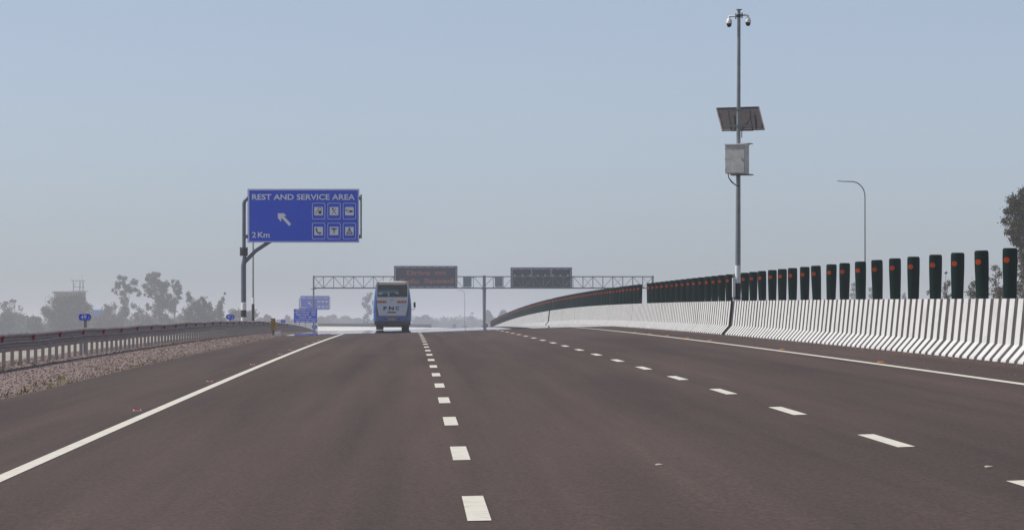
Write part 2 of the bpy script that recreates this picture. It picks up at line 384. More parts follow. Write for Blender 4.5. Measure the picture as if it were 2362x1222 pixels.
barrier(125.25, 284.0, 'long middle stretch of white-ribbed concrete barrier beyond the camera pole', .2)
barrier(286.3, 560, 'farthest stretch of white barrier curving down out of sight', .2)

# anti-glare paddles
def paddle():
    root = empty('glare_paddle', (0, 0, 0), 'x', 'glare paddle')
    mb = MB(); nz = 8; nx = 9; front = []; back = []
    def prof(u, z):     # u -1..1
        hw = .108 + .022*min(1, z/.5)
        if z > .82: c = (z-.82)/.08; hw *= 1; 
        return hw*u, -.045*(1-u*u)
    zs = [0, .1, .25, .4, .55, .7, .80, .86, .885, .90]
    def hwf(z):
        hw = .113 + .018*min(1, z/.6)
        if z > .86: hw -= .022*((z-.86)/.04)**2
        return hw
    vs = []
    for dy in (0, .012):
        for z in zs:
            for i in range(nx):
                u = -1 + 2*i/(nx-1); vs.append((hwf(z)*u, -.045*(1-u*u)+dy, z-.02))
    A = len(zs)*nx; fs = []
    for j in range(len(zs)-1):
        for i in range(nx-1):
            a = j*nx+i; fs += [(a, a+1, a+nx+1, a+nx), (A+a, A+a+nx, A+a+nx+1, A+a+1)]
        fs += [(j*nx, (j+1)*nx, A+(j+1)*nx, A+j*nx), (j*nx+nx-1, A+j*nx+nx-1, A+(j+1)*nx+nx-1, (j+1)*nx+nx-1)]
    t = (len(zs)-1)*nx; fs += [(t+i, t+i+1, A+t+i+1, A+t+i) for i in range(nx-1)]
    mb.add(vs, fs); mb.build('blade', M['green'], root, smooth=True)
    mb = MB(); n = 20; c = (-.062, .67); r = .052
    y = lambda x: -.045*(1-(x/.13)**2) - .006
    pts = [(c[0]+r*math.cos(2*math.pi*k/n), c[1]+r*math.sin(2*math.pi*k/n)) for k in range(n)]
    mb.add([(x, y(x), z) for x, z in pts] + [(x, y(x)+.008, z) for x, z in pts], [tuple(range(n))] + [(k, k+n, (k+1) % n+n, (k+1) % n) for k in range(n)])
    mb.build('reflector', M['orange'], root)
    mb = MB(); mb.box((-.10, -.03, -.02), (.10, .05, .004)); mb.build('foot_plate', M['green'], root)
    return root
ORD = ['', 'first', 'second', 'third', 'fourth', 'fifth', 'sixth', 'seventh', 'eighth', 'ninth', 'tenth', 'eleventh', 'twelfth', 'thirteenth', 'fourteenth', 'fifteenth', 'sixteenth', 'seventeenth', 'eighteenth', 'nineteenth', 'twentieth']
pxs = [2334, 2270, 2212, 2161, 2110, 2068, 2027, 1988, 1950, 1919, 1886, 1858, 1830, 1806, 1783, 1760, 1739, 1720]
def Y_of(px, X):
    Y = 100.0
    for _ in range(30): Y = (X + cx(Y)) * F / (px - PX0)
    return Y
pY = [Y_of(p, XM) for p in pxs]
first = paddle(); cnt = 0
def put(Y, label, group):
    global cnt
    o = first if cnt == 0 else copy_tree(first); cnt += 1
    x, y, z = P(XM, Y, 1.10); o.location = (x, y, z); o.rotation_euler = (0, R(random.gauss(0, .55)), R(random.gauss(-2, 4)))
    o['label'] = label; o['group'] = group
n_near = len(pY)
for i, Y in enumerate(pY):
    if i < 9: lab = 'dark green glare paddle with orange dot, %s of the row from the right edge' % ORD[i+1]
    else: lab = 'dark green glare paddle with orange dot, %s on the near side of the camera pole' % ORD[n_near-i]
    put(Y, lab, 'anti-glare paddles nearer than the camera pole')
Y = pY[-1]; far = []
while Y < 168.8: Y += 3.05; far.append(Y)
far = [y for y in far if abs(y-125) > 1.0 or True]
for i, Y in enumerate(far):
    lab = ('dark green glare paddle with orange dot, %s beyond the camera pole' % ORD[i+1]) if i < len(far)-4 else 'dark green glare paddle, %s before the slit of sky in the far row' % ORD[len(far)-i]
    put(Y, lab, 'anti-glare paddles between the camera pole and the slit in the row')
Y = 178.4; q = []
while Y < 284: q.append(Y); Y += 3.05
for i, Y in enumerate(q):
    lab = ('dark green glare paddle, %s beyond the slit of sky in the far row' % ORD[i+1]) if i < 12 else 'far dark green glare paddle in the overlapping row between slit and barrier joint'
    put(Y, lab, 'anti-glare paddles beyond the slit' if i < 12 else 'overlapping far anti-glare paddles')
Y = 287.5
while Y < 548:
    if 476 < Y < 497: Y += 3.05; continue
    put(Y, 'distant dark green glare paddle on the barrier curving down out of sight', 'distant anti-glare paddles past the joint'); Y += 3.05

# ------------------------------------------------------------------ road studs
def studs():
    def one(m, m2):
        r = empty('road_stud', (0, 0, 0), 'x', 'road stud')
        mb = MB(); mb.add([(-.055, -.05, 0), (.055, -.05, 0), (.055, .05, 0), (-.055, .05, 0), (-.04, -.025, .02), (.04, -.025, .02), (.04, .025, .02), (-.04, .025, .02)],
                          [(0, 1, 5, 4), (1, 2, 6, 5), (2, 3, 7, 6), (3, 0, 4, 7), (4, 5, 6, 7)]); mb.build('base', m2, r)
        mb = MB(); mb.add([(-.042, -.046, .007), (.042, -.046, .007), (.034, -.030, .021), (-.034, -.030, .021)], [(0, 1, 2, 3)]); mb.build('reflector', m, r); return r
    a = one(M['red'], M['white']); b = one(M['stud_or'], M['stud_or'])
    names = ['nearest', 'second nearest', 'third nearest', 'fourth nearest', 'fifth nearest', 'sixth nearest', 'seventh nearest', 'eighth nearest']
    for src, X, Ys, c in ((a, -3.62, [50.8, 68.9, 87.3, 105.7, 115, 133, 142, 150], 'red'), (b, 8.22, [68.1, 86.3, 107.2, 116, 125, 134, 143], 'amber')):
        for i, Y in enumerate(Ys):
            o = src if i == 0 else copy_tree(src); o.location = P(X, Y, .0); o.scale = (1.05, 1, 1.1)
            o['label'] = '%s of the %s road studs beside the %s edge line' % (names[i], c, 'left' if X < 0 else 'right'); o['group'] = '%s road studs along the edge line' % c
studs()
def litter(px, py, lab, c):
    Y = 60.0
    for _ in range(60):
        p = at(px, py, Y); Y += ((CZ - hx(p.x-cx(Y)) + sy(Y)) - p.z) * -30 if False else 0
        break
    lo, hi = 15.0, 150.0
    for _ in range(50):
        mid = (lo+hi)/2; p = at(px, py, mid)
        if p.z > zr(p.x-cx(mid), mid): lo = mid
        else: hi = mid
    p = at(px, py, lo); mb = MB()
    mb.add([(-.03, -.03, 0), (.03, -.02, .008), (.025, .035, .004), (-.012, .045, .012), (-.036, .012, .006)], [(0, 1, 2, 3, 4)])
    o = mb.build('litter_scrap', c, loc=(p.x, p.y, p.z+.004)); tag(o, lab, 'litter')
paper = mat('paper_scrap', (.45, .40, .30), .8)
litter(1521, 1073, 'pale flat scrap lying in the middle of the right lane', paper)
litter(2281, 1078, 'pale crumpled scrap lying near the right edge of the road', paper)

# ------------------------------------------------------------------ guardrail
def guardrail():
    X = -9.9; root = empty('guardrail', P(X, 60), 'long galvanised guardrail with red reflectors along the left gravel verge', 'guardrail')
    ox, oy, oz = root.location
    def Q(dx, z, Y): x, y, zz = P(X, Y); wob = .012*math.sin(Y*.23)+.010*math.sin(Y*.071+1)+.006*math.sin(Y*.6); return (x+dx-ox, y-oy, zz+z+wob-oz)
    sec = []
    for wv in range(3):     # three-wave beam, road side is +x
        z0 = .80 - wv*.163
        sec += [(.0 if wv == 0 else .02, z0), (.055 if wv == 0 else .035, z0-.010), (.098, z0-.036 if wv == 0 else z0-.045), (.100, z0-.062), (.095, z0-.08), (.035, z0-.118), (.02, z0-.13)]
    Ys = list(np.arange(60, 300, 2.0)) + list(np.arange(300, 441, 4.0)); k = len(sec)
    mb = MB(); mb.add([Q(a, b, Y) for Y in Ys for a, b in sec], [(i*k+j, i*k+j+1, (i+1)*k+j+1, (i+1)*k+j) for i in range(len(Ys)-1) for j in range(k-1)])
    # beam splices
    for Y in np.arange(64, 300, 4.0):
        for j in (3, 10, 17):
            c = Q(sec[j][0]+.004, sec[j][1], Y); mb.box((c[0]-.004, c[1]-.03, c[2]-.02), (c[0]+.006, c[1]+.03, c[2]+.02))
    mb.build('beam', M['galv'], root, smooth=True)
    n = 0
    def c_post(Y0):
        pm = MB()
        return pm
    pm = MB()      # C-section post, open towards +y, local coordinates
    pm.box((-.085, -.035, -.12), (.0, -.028, .70)); pm.box((-.085, -.028, -.12), (-.078, .035, .70)); pm.box((-.007, -.028, -.12), (.0, .035, .70)); pm.box((-.003, -.03, .40), (.022, .03, .70))
    p0 = None
    for Y in np.arange(90.4, 290.4, 2.0):
        if p0 is None: o = pm.build('post', M['galv_post'], root); p0 = o
        else: o = p0.copy(); COL.objects.link(o); o.parent = root
        o.location = Q(0, 0, float(Y)); n += 1
    rest = MB()
    for Y in list(np.arange(62.4, 90, 2.0)) + list(np.arange(290.4, 440, 4.0)):
        c = Q(-.06, 0, float(Y)); rest.box((c[0]-.06, c[1]-.03, c[2]-.1), (c[0]+.06, c[1]+.03, c[2]+.70))
    r = rest.build('far_posts', M['galv_post'], root); r['kind'] = 'stuff'
    rm = MB(); rm.add([(.045, 0, .73), (.045, 0, .58), (.16, 0, .73), (.15, 0, .62)], [(0, 1, 3, 2)])
    rm = MB(); rm.plate([(.028, .745), (.150, .735), (.115, .595), (.085, .588)], -.006, .006)
    r0 = None
    for i in range(30):
        Y = 92.75 + 7.62*i
        if r0 is None: o = rm.build('reflector', M['red'], root); r0 = o
        else: o = r0.copy(); COL.objects.link(o); o.parent = root
        o.location = Q(0, 0, Y)
guardrail()

# ------------------------------------------------------------------ camera pole with solar panel and cabinet
def camera_pole():
    Y = 124.85; x, y, z = P(XM-.02, Y); S = mpp(Y)
    root = empty('surveillance_pole', (x, y, z), 'tall grey steel camera pole standing in the gap of the median barrier', 'camera pole')
    def L(px, py, dy=0): p = at(px, py, Y+dy); return Vector((p.x-x, p.y-y, p.z-z))
    def XZ(px, py): p = at(px, py, Y); return p.x-x, p.z-z
    top = L(1704.5, 24); bot = Vector((0, 0, 0))
    def on(py): p = L(1706, py); t = p.z/top.z; return Vector((top.x*t, 0, p.z))
    h = lambda py: on(py).z
    mb = MB(); mb.tube([on(612), on(330), Vector((top.x, 0, top.z))], [.088, .068, .052], 20)
    mb.tube([Vector((top.x, 0, top.z)), Vector((top.x, 0, top.z+.03))], [.10, .10], 16); mb.build('shaft', M['pole'], root, smooth=True)
    mb = MB(); mb.tube([Vector((0, 0, -.1)), Vector((0, 0, h(690)))], .10, 20, 0); mb.tube([Vector((0, 0, h(690))), Vector((0, 0, h(653)))], .096, 20, 1); mb.tube([Vector((0, 0, h(653))), on(612)], [.094, .092], 20, 2)
    mb.tube([Vector((0, 0, h(701))), Vector((0, 0, h(690.5)))], .102, 20, 2)
    mb.build('banded_base', [M['black'], M['black'], M['white']], root, smooth=True)
    # small white box on the left
    c = L(1694, 663); mb = MB(); mb.box((c.x-.065, c.y-.13, c.z-.31), (c.x+.02, c.y+.10, c.z+.31)); mb.build('control_box', M['white'], root)
    mb = MB(); mb.box((c.x+.024, c.y-.02, c.z-.33), (c.x+.075, c.y+.06, c.z+.33)); 
    for dz in (.33, -.36): mb.box((c.x-.05, c.y-.06, c.z+dz), (.13, c.y-.03, c.z+dz+.035)); mb.box((c.x-.05, c.y+.06, c.z+dz), (.13, c.y+.09, c.z+dz+.035))
    mb.build('clamp', M['galv'], root)
    # cameras
    for sx, px, py in ((-1, 1682, 38), (1, 1725, 36)):
        t = on(38 if sx < 0 else 37); q = L(px, py)
        cm = MB(); pc = (q.x, -.05*sx - .02, 0)
        zt = q.z
        cm.tube([(t.x+sx*.11, 0, zt), (q.x+sx*-.02, pc[1], zt+.005), (q.x, pc[1], zt-.02), (q.x, pc[1], zt-.075)], [.030, .032, .035, .032], 12)
        cm.lathe([(0, -.06), (.04, -.065), (.075, -.11), (.094, -.17), (.098, -.225), (.088, -.235), (0, -.235)], (q.x, pc[1], zt), 20)
        cam_o = cm.build('dome_camera', M['white'], root, smooth=True)
        d = MB(); d.lathe([(.082, -.236), (.084, -.26), (.074, -.31), (.045, -.345), (0, -.357)], (q.x, pc[1], zt), 20); d.build('dome', M['dome'], cam_o, smooth=True)
        bm_ = MB(); bm_.box((t.x+sx*.10-.016, -.05, zt-.09), (t.x+sx*.10+.016, .05, zt+.085)); bm_.box((min(t.x, t.x+sx*.10), -.075, zt-.02), (max(t.x, t.x+sx*.10), -.06, zt+.02)); bm_.tube([(t.x, 0, zt-.04), (t.x, 0, zt+.03)], .066, 16)
        bm_.build('bracket', M['black'], cam_o)
    # solar panel: seen from below and behind, tilted
    pts = [XZ(1655.5, 247), XZ(1755, 244), XZ(1765, 298), XZ(1666, 301)]
    yb = [.55, .28, -.38, -.12]     # depth of the corners: top edge leans away
    yb = [.42, .42, -.10, -.10]
    mb = MB(); off = .04
    co = [Vector((p[0], b+.22, p[1])) for p, b in zip(pts, yb)]
    nrm = (co[1]-co[0]).cross(co[3]-co[0]).normalized(); nrm = nrm if nrm.y > 0 else -nrm
    mb.add([*co, *[c+nrm*off for c in co]], [(0, 1, 2, 3), (4, 7, 6, 5), (0, 4, 5, 1), (1, 5, 6, 2), (2, 6, 7, 3), (3, 7, 4, 0)])
    sp = mb.build('solar_panel', M['panel_back'], root)
    fr = MB()
    cen = sum(co, Vector())/4
    for a, b in ((0, 1), (1, 2), (2, 3), (3, 0)):
        ia, ib = cen+(co[a]-cen)*.955, cen+(co[b]-cen)*.955
        fr.add([co[a]-nrm*.022, co[b]-nrm*.022, ib-nrm*.022, ia-nrm*.022, co[a]+nrm*.043, co[b]+nrm*.043, ib-nrm*.001, ia-nrm*.001], [(0, 1, 2, 3), (0, 4, 5, 1), (3, 2, 6, 7)])
    fr.build('panel_frame', M['galv'], sp)
    mb = MB()
    for py in (254, 291):
        zc = h(py); xl, _ = XZ(1680, py); xr, _ = XZ(1733, py)
        mb.box((xl, -.10, zc-.028), (xr, -.06, zc+.028)); mb.box((xl, .06, zc-.02), (xr, .10, zc+.02)); mb.tube([(on(py).x, 0, zc-.04), (on(py).x, 0, zc+.04)], .085, 16)
    for px in (1682, 1731):
        a = XZ(px, 249); b = XZ(px+5, 300); mb.tube([(a[0], .48, a[1]), (b[0], .02, b[1])], .016, 6, 1)
        mb.tube([(b[0], .02, b[1]), (b[0]-.0, -.08, b[1]+.07)], .014, 6, 1)
    a = XZ(1687, 302); b = XZ(1738, 301); mb.tube([(a[0], .02, a[1]), (b[0], .02, b[1])], .014, 6, 1)
    mb.build('panel_mount', [M['pole'], M['black']], root)
    mb = MB(); cpts = [XZ(1734, 255), XZ(1730, 275), XZ(1719, 291), XZ(1711, 300), XZ(1711.5, 318)]
    mb.tube([(cpts[0][0], .3, cpts[0][1]), (cpts[1][0], .12, cpts[1][1]), (cpts[2][0], -.0, cpts[2][1]), (cpts[3][0], -.02, cpts[3][1]), (cpts[4][0]-.01, -.02, cpts[4][1])], .014, 8); mb.build('panel_cable', M['rubber'], root)
    # cabinet, turned so its right flank shows
    x0, zt = XZ(1665, 336); x1, zb = XZ(1730, 402); cxm = (x0+x1)/2
    rz = R(-21)
    wd, dp = .655, .50; hh = zt - zb
    mb = MB(); mb.box((-wd/2, -dp/2, 0), (wd/2, dp/2, hh)); cb = mb.build('cabinet', M['cabinet'], root, loc=(cxm+.01, -.36, zb)); cb.rotation_euler = (0, 0, rz)
    mb = MB(); mb.box((-wd/2-.03, -dp/2-.05, hh), (wd/2+.012, dp/2+.05, hh+.03)); mb.build('hood', M['white'], cb)
    mb = MB(); mb.box((-wd/2+.03, -dp/2-.012, .03), (wd/2-.02, -dp/2-.002, hh-.03)); mb.build('door', M['cabinet'], cb)
    mb = MB()
    for zz in (.12, hh/2, hh-.12): mb.box((-wd/2+.004, -dp/2-.02, zz-.025), (-wd/2+.026, -dp/2-.002, zz+.025))
    mb.box((wd/2-.10, -dp/2-.03, hh*.45), (wd/2-.08, -dp/2-.012, hh*.45+.09)); mb.build('hinge', M['galv'], cb)
    mb = MB(); mb.ring([(.0, 0), (.14, 0), (.14, .28), (.0, .28)], [(.012, .012), (.128, .012), (.128, .268), (.012, .268)], 0, .01); g = mb.build('vent', M['galv'], cb, loc=(wd/2+.002, -.02, .1)); g.rotation_euler = (0, 0, R(90))
    mb = MB(); mb.box((-wd/2+.1, -.0, -.05), (wd/2+.13, .32, -.012)); mb.box((wd/2-.25, .02, hh+.033), (wd/2+.1, .36, hh+.06)); mb.build('bracket', M['galv'], cb)
    mb = MB(); cps = [XZ(1677, 402), XZ(1679, 411), XZ(1686, 420), XZ(1695, 427), XZ(1704, 431)]
    mb.tube([(a, -.42 + .08*i, b) for i, (a, b) in enumerate(cps)], [.014, .016, .024, .018, .014], 8); mb.build('cable', M['rubber'], root, smooth=True)
camera_pole()

# ------------------------------------------------------------------ street lamps
def lamp(px, pytop, Y, X=None, arm=2.1, label='', rad=.075, base=False, cat='street lamp', side=-1):
    t = at(px, pytop, Y); xg = t.x - cx(Y)
    zg = gz(xg, Y)[2]
    root = empty('street_lamp', (t.x, Y, zg), label, cat, 'street lamps'); H = t.z - zg
    mb = MB(); n = 8; pts = [(0, 0, 0), (0, 0, H*.5), (0, 0, H-1.1)]; rr = [rad, rad*.8, rad*.62]
    for i in range(1, n+1):
        a = R(90*i/n); pts.append((side*(1-math.cos(a))*1.0, 0, H-1.1+math.sin(a)*1.1)); rr.append(rad*.58)
    pts.append((side*(arm-.55), 0, H+.02)); rr.append(rad*.5); mb.tube(pts, rr, 12); mb.build('pole', M['pole'], root, smooth=True)
    mb = MB(); mb.add([(side*(arm-.6), -.07, H+.03), (side*arm, -.10, H+.07), (side*arm, .10, H+.07), (side*(arm-.6), .07, H+.03), (side*(arm-.6), -.07, H-.03), (side*arm, -.10, H+.02), (side*arm, .10, H+.02), (side*(arm-.6), .07, H-.03)],
                      [(0, 1, 2, 3), (4, 7, 6, 5), (0, 4, 5, 1), (1, 5, 6, 2), (2, 6, 7, 3), (3, 7, 4, 0)]); mb.build('lamp_head', M['pole'], root)
    if base:
        mb = MB(); zb = at(px, 741, Y).z - zg; mb.tube([(0, 0, zb), (0, 0, at(px, 701, Y).z-zg)], rad*1.4, 10); mb.tube([(0,0,at(px, 701, Y).z-zg), (0,0,at(px, 686, Y).z-zg)], rad*1.3, 10, 1); mb.build('painted_band', [M['black'], M['white']], root)
        mb = MB(); mb.box((-.55, -.5, -.3), (.60, .5, zb)); mb.build('footing', M['conc'], root)
    return root
lamp(1995, 419, 292, label='slim grey street lamp with curved arm behind the right median barrier')
lamp(1072, 669, 1000, label='hazy distant street lamp seen below the overhead gantry', rad=.11, arm=2.2)
lamp(584, 452, 323, label='slim street lamp rising behind the big blue rest area sign', base=True, rad=.085, arm=1.2, side=1)
def high_mast():
    Y = 1800; t = at(1089, 722, Y); zg = gz(t.x-cx(Y), Y)[2]; root = empty('high_mast_light', (t.x, Y, zg), 'tiny hazy high mast light above the distant treeline', 'mast light')
    H = t.z-zg; mb = MB(); mb.tube([(0, 0, 0), (0, 0, H)], [.3, .12], 8); mb.build('mast', M['pole'], root)
    mb = MB(); mb.lathe([(0, .3), (.9, .25), (1.0, -.1), (.3, -.3), (0, -.3)], (0, 0, H), 12); mb.build('lamp_ring', M['pole'], root)
high_mast()

# ------------------------------------------------------------------ rest area sign
def rest_sign():
    Y = 250.0; g = P(-10.8, Y); x0, y0, z0 = at(561, 745, Y).x, Y, g[2]
    root = empty('rest_area_sign', (x0, y0, z0), 'large blue REST AND SERVICE AREA sign on a bent cantilever pole', 'road sign')
    def XZ(px, py): p = at(px, py, Y); return p.x-x0, p.z-z0
    def Z3(zx, zy): return XZ(540+zx/7.38, 420+zy/7.38)
    def poly(pts, f=Z3): return [f(*p) for p in pts]
    mb = MB(); mb.plate(poly([(230, 1028), (2130, 1028), (2130, 118), (230, 118)]), 0, .05); board = mb.build('sign_panel', M['blue'], root)
    mb = MB(); o = poly([(240, 1020), (2122, 1020), (2122, 126), (240, 126)]); i = poly([(256, 1008), (2108, 1008), (2108, 140), (256, 140)])
    mb.ring(o, i, -.008, 0); mb.build('border', M['signwhite'], board)
    mb = MB(); a = Z3(305, 303); b = Z3(2055, 207); text_into(mb, 'REST AND SERVICE AREA', a[0], a[1], b[0], b[1], -.008, bold=.018)
    a = Z3(305, 945); b = Z3(372, 850); text_into(mb, '2', a[0], a[1], b[0], b[1], -.008, bold=.015)
    a = Z3(405, 945); b = Z3(605, 850); text_into(mb, 'Km', a[0], a[1], b[0], b[1], -.008, bold=.015)
    mb.build('lettering', M['signwhite'], board)
    mb = MB(); mb.plate(poly([(742, 532), (848, 530), (895, 580), (842, 572), (972, 715), (937, 747), (806, 608), (798, 674), (745, 612)]), -.008, 0); mb.build('arrow', M['signwhite'], board)
    names = ['fuel pump pictogram', 'crossed spoon and fork pictogram', 'bed pictogram', 'telephone pictogram', 'first aid staff pictogram', 'tent pictogram']
    for k in range(6):
        cxp = [1439, 1701, 1963][k % 3]; top = [357, 695][k//3]; st = [425, 762][k//3]
        mb = MB(); o = [Z3(cxp + u, top+138-v) for u, v in rrect(-110, -138, 110, 138, 22)]; i = [Z3(cxp + u, top+138-v) for u, v in rrect(-103, -131, 103, 131, 18)]
        mb.ring(o, i, -.008, 0, 0)
        mb.plate(poly([(cxp-73, st+141), (cxp+73, st+141), (cxp+73, st), (cxp-73, st)]), -.008, 0, 0)
        def q(pts): mb.plate([Z3(cxp-73+a, st+b) for a, b in pts], -.014, -.008, 1)
        def bar(a, b, w):
            d = Vector((b[0]-a[0], b[1]-a[1])).normalized(); nn = Vector((-d.y, d.x))*w/2
            q([(a[0]+nn.x, a[1]+nn.y), (b[0]+nn.x, b[1]+nn.y), (b[0]-nn.x, b[1]-nn.y), (a[0]-nn.x, a[1]-nn.y)])
        if k == 0:
            q([(70, 12), (122, 12), (122, 22), (70, 22)]); q([(70, 22), (78, 22), (78, 60), (70, 60)]); q([(114, 22), (122, 22), (122, 60), (114, 60)]); q([(70, 60), (122, 60), (122, 118), (70, 118)])
            bar((68, 30), (52, 38), 6); bar((52, 38), (50, 95), 6); bar((50, 95), (28, 118), 6); bar((28, 118), (22, 95), 6); bar((22, 95), (40, 60), 5)
        elif k == 1:
            bar((45, 35), (110, 120), 10); q([(30, 18), (48, 14), (68, 36), (64, 52), (46, 50)]); bar((108, 22), (84, 48), 6); bar((112, 40), (86, 58), 6); bar((84, 56), (36, 122), 7)
        elif k == 2:
            bar((14, 36), (90, 52), 7); bar((14, 36), (18, 60), 9); bar((14, 62), (78, 88), 9); q([(78, 58), (128, 56), (132, 86), (84, 96), (70, 76)])
        elif k == 3:
            q([(22, 24), (46, 20), (54, 42), (44, 52), (50, 70), (70, 92), (88, 98), (96, 90), (122, 102), (116, 120), (96, 126), (70, 118), (42, 96), (26, 64), (20, 40)])
        elif k == 4:
            q([(14, 26), (60, 22), (73, 16), (86, 22), (134, 26), (112, 44), (92, 50), (54, 50), (36, 44)]); bar((73, 46), (73, 118), 8); bar((56, 60), (90, 72), 7); bar((90, 72), (60, 86), 7); bar((60, 86), (80, 100), 6)
        else:
            bar((60, 22), (122, 118), 13); bar((86, 22), (24, 118), 13); q([(18, 108), (130, 108), (130, 124), (18, 124)]); q([(56, 14), (90, 14), (80, 36), (66, 36)]); bar((73, 60), (60, 110), 5); bar((73, 60), (86, 110), 5)
        o = mb.build('pictogram', [M['signwhite'], M['black']], board); o['label'] = names[k]
    # pole
    mb = MB(); P0 = XZ(561.5, 760); 
    mb.tube([(P0[0], .25, XZ(0, 697)[1]), (XZ(562, 0)[0], .25, XZ(0, 612)[1]), (XZ(564, 0)[0], .25, XZ(0, 597)[1]), (XZ(564.5, 0)[0], .25, XZ(0, 588)[1])], [.165, .165, .135, .12], 20)
    mb.tube([(XZ(563, 0)[0], .25, XZ(0, 606)[1]), (XZ(590, 0)[0], .25, XZ(0, 578)[1]), (XZ(640, 0)[0], .25, XZ(0, 545)[1])], .125, 16)
    pts = [(XZ(563, 0)[0], .25, XZ(0, p)[1]) for p in (574, 520, 470)]; r = XZ(563+14, 470)[0]-XZ(563, 470)[0]
    for i in range(1, 7):
        a = R(90*i/6); pts.append((XZ(563, 0)[0]+r*(1-math.cos(a)), .25, XZ(0, 470)[1]+r*math.sin(a)))
    pts.append((XZ(834, 0)[0], .25, XZ(0, 456)[1])); mb.tube(pts, .12, 16)
    mb.tube([(XZ(563, 0)[0], .25, XZ(0, 545)[1]), (XZ(834, 0)[0], .25, XZ(0, 545)[1])], .12, 16)
    mb.tube([(XZ(833, 0)[0], .25, XZ(0, 448)[1]), (XZ(833, 0)[0], .25, XZ(0, 549)[1])], .055, 12)
    mb.build('cantilever_frame', M['signpole'], root, smooth=True)
    mb = MB(); c = XZ(562, 580); mb.lathe([(.0, .24), (.20, .24), (.24, .20), (.25, .0), (.24, -.18), (.18, -.24), (0, -.24)], (c[0], .25, c[1]), 18)
    for a in range(12): mb.tube([(c[0]+.235*math.cos(a*.5236), .25+.235*math.sin(a*.5236), c[1]-.28), (c[0]+.235*math.cos(a*.5236), .25+.235*math.sin(a*.5236), c[1]+.28)], .022, 6)
    mb.build('flange', M['black'], root)
    mb = MB(); zz = [0, XZ(0, 731)[1], XZ(0, 715)[1], XZ(0, 698)[1]]
    for i in range(3): mb.tube([(P0[0], .25, zz[i] if i else -.3), (P0[0], .25, zz[i+1])], [.175, .185, .17][i], 20, [0, 1, 0][i])
    mb.build('banded_base', [M['white'], M['black']], root, smooth=True)
    mb = MB(); 
    for px in (610, 700, 790): a = XZ(px, 450); b = XZ(px, 552); mb.box((a[0]-.03, .05, b[1]), (a[0]+.03, .13, a[1]))
    mb.build('back_rail', M['signpole'], root)
    far = copy_tree(root); Yf = 958; p = at(693-8, 745, Yf); base = at(561, 745, 250)
    off = at(572, 436, 250).x - x0; ztop = at(572, 436, 250).z - z0
    far.location = (at(693, 700, Yf).x - off, Yf, at(693, 682, Yf).z - ztop)
    far['label'] = 'smaller hazy blue rest area sign far down the road behind the gantry post'
rest_sign()

# ------------------------------------------------------------------ emergency numbers sign
def info_sign():
    Y = 478; z0 = gz(-13, Y)[2]; x0 = at(705, 730, Y).x
    root = empty('emergency_numbers_sign', (x0, Y, z0), 'blue board with lines of emergency numbers on three short posts', 'road sign')
    def XZ(px, py): p = at(px, py, Y); return p.x-x0, p.z-z0
    def Z(zx, zy): return XZ(660+zx/10.183, 670+zy/10.183)
    mb = MB(); mb.plate([Z(180, 752), Z(730, 752), Z(730, 432), Z(180, 432)], 0, .06); b = mb.build('sign_panel', M['blue'], root)
    mb = MB()
    for s, a0, a1, c0, c1 in (('EMERGENCY', 225, 485, 448, 478), ('CALL NOS', 500, 695, 446, 476), ('HELP LINE NO', 200, 545, 498, 530), ('1033', 590, 700, 494, 526), ('AMBULANCE', 230, 530, 552, 584), ('108', 600, 680, 550, 582), ('POLICE', 300, 470, 608, 640), ('100', 520, 590, 606, 638), ('NEXT CALL BOX', 230, 555, 704, 740), ('2 KM', 580, 685, 700, 736)):
        l = Z(a0, c1); h = Z(a1, c0); text_into(mb, s, l[0], l[1], h[0], h[1], -.01, bold=.02)
    l = Z(200, 678); h = Z(715, 670); mb.plate([(l[0], l[1]), (h[0], l[1]), (h[0], h[1]), (l[0], h[1])], -.01, 0)
    mb.build('lettering', M['signwhite'], b)
    for px in (682, 704.5, 727): a = XZ(px, 712); mb = MB(); mb.tube([(a[0], .12, -.2), (a[0], .12, a[1])], .05, 8); mb.build('post', M['galv_post'], root)
info_sign()

# ------------------------------------------------------------------ km signs
def km_sign(px, py0, py1, wpx, Y, txt, label, group='blue kilometre plates behind the guardrail', white=False):
    a = at(px, py0, Y); z0 = gz(-10.8, Y)[2]; root = empty('kilometre_plate', (a.x, Y, z0), label, 'kilometre sign', group)
    W = wpx*mpp(Y)/2; t = a.z-z0; bo = at(px, py1, Y).z - z0; h = (t-bo)
    mb = MB(); mb.plate([(-W, bo+h*.3), (-W*.8, bo), (W*.8, bo), (W, bo+h*.3), (W, t-h*.3), (W*.8, t), (-W*.8, t), (-W, t-h*.3)], -.02, 0); p = mb.build('plate', M['blue'], root)
    mb = MB()
    if Y < 200: text_into(mb, '49', -W*.70, bo+h*.16, W*.28, t-h*.14, -.028, bold=.015); text_into(mb, '.1', W*.38, bo+h*.16, W*.70, t-h*.35, -.028, bold=.01)
    else: text_into(mb, txt, -W*.70, bo+h*.2, W*.70, t-h*.18, -.028, bold=.0)
    mb.build('lettering', M['white'], p)
    mb = MB(); mb.box((-.085, .0, -.2), (-.035, .10, bo+.05), 0); mb.box((-.035, .01, -.2), (.06, .10, bo+.05), 1); mb.build('post', [M['white'], M['galv']], root)
km_sign(196, 724, 738.5, 28, 126, '49.1', 'blue kilometre plate reading 49.1 on a short white post, left of the trees')
km_sign(531, 725.5, 736, 19.5, 232, '49.2', 'blue kilometre plate reading 49.2 just left of the big sign pole')
km_sign(653, 737, 744, 11.5, 336, '49.3', 'tiny pale kilometre plate right of the hazard marker')
km_sign(725.5, 750, 757, 12, 440, '49.4', 'tiny blue kilometre plate under the emergency numbers board')

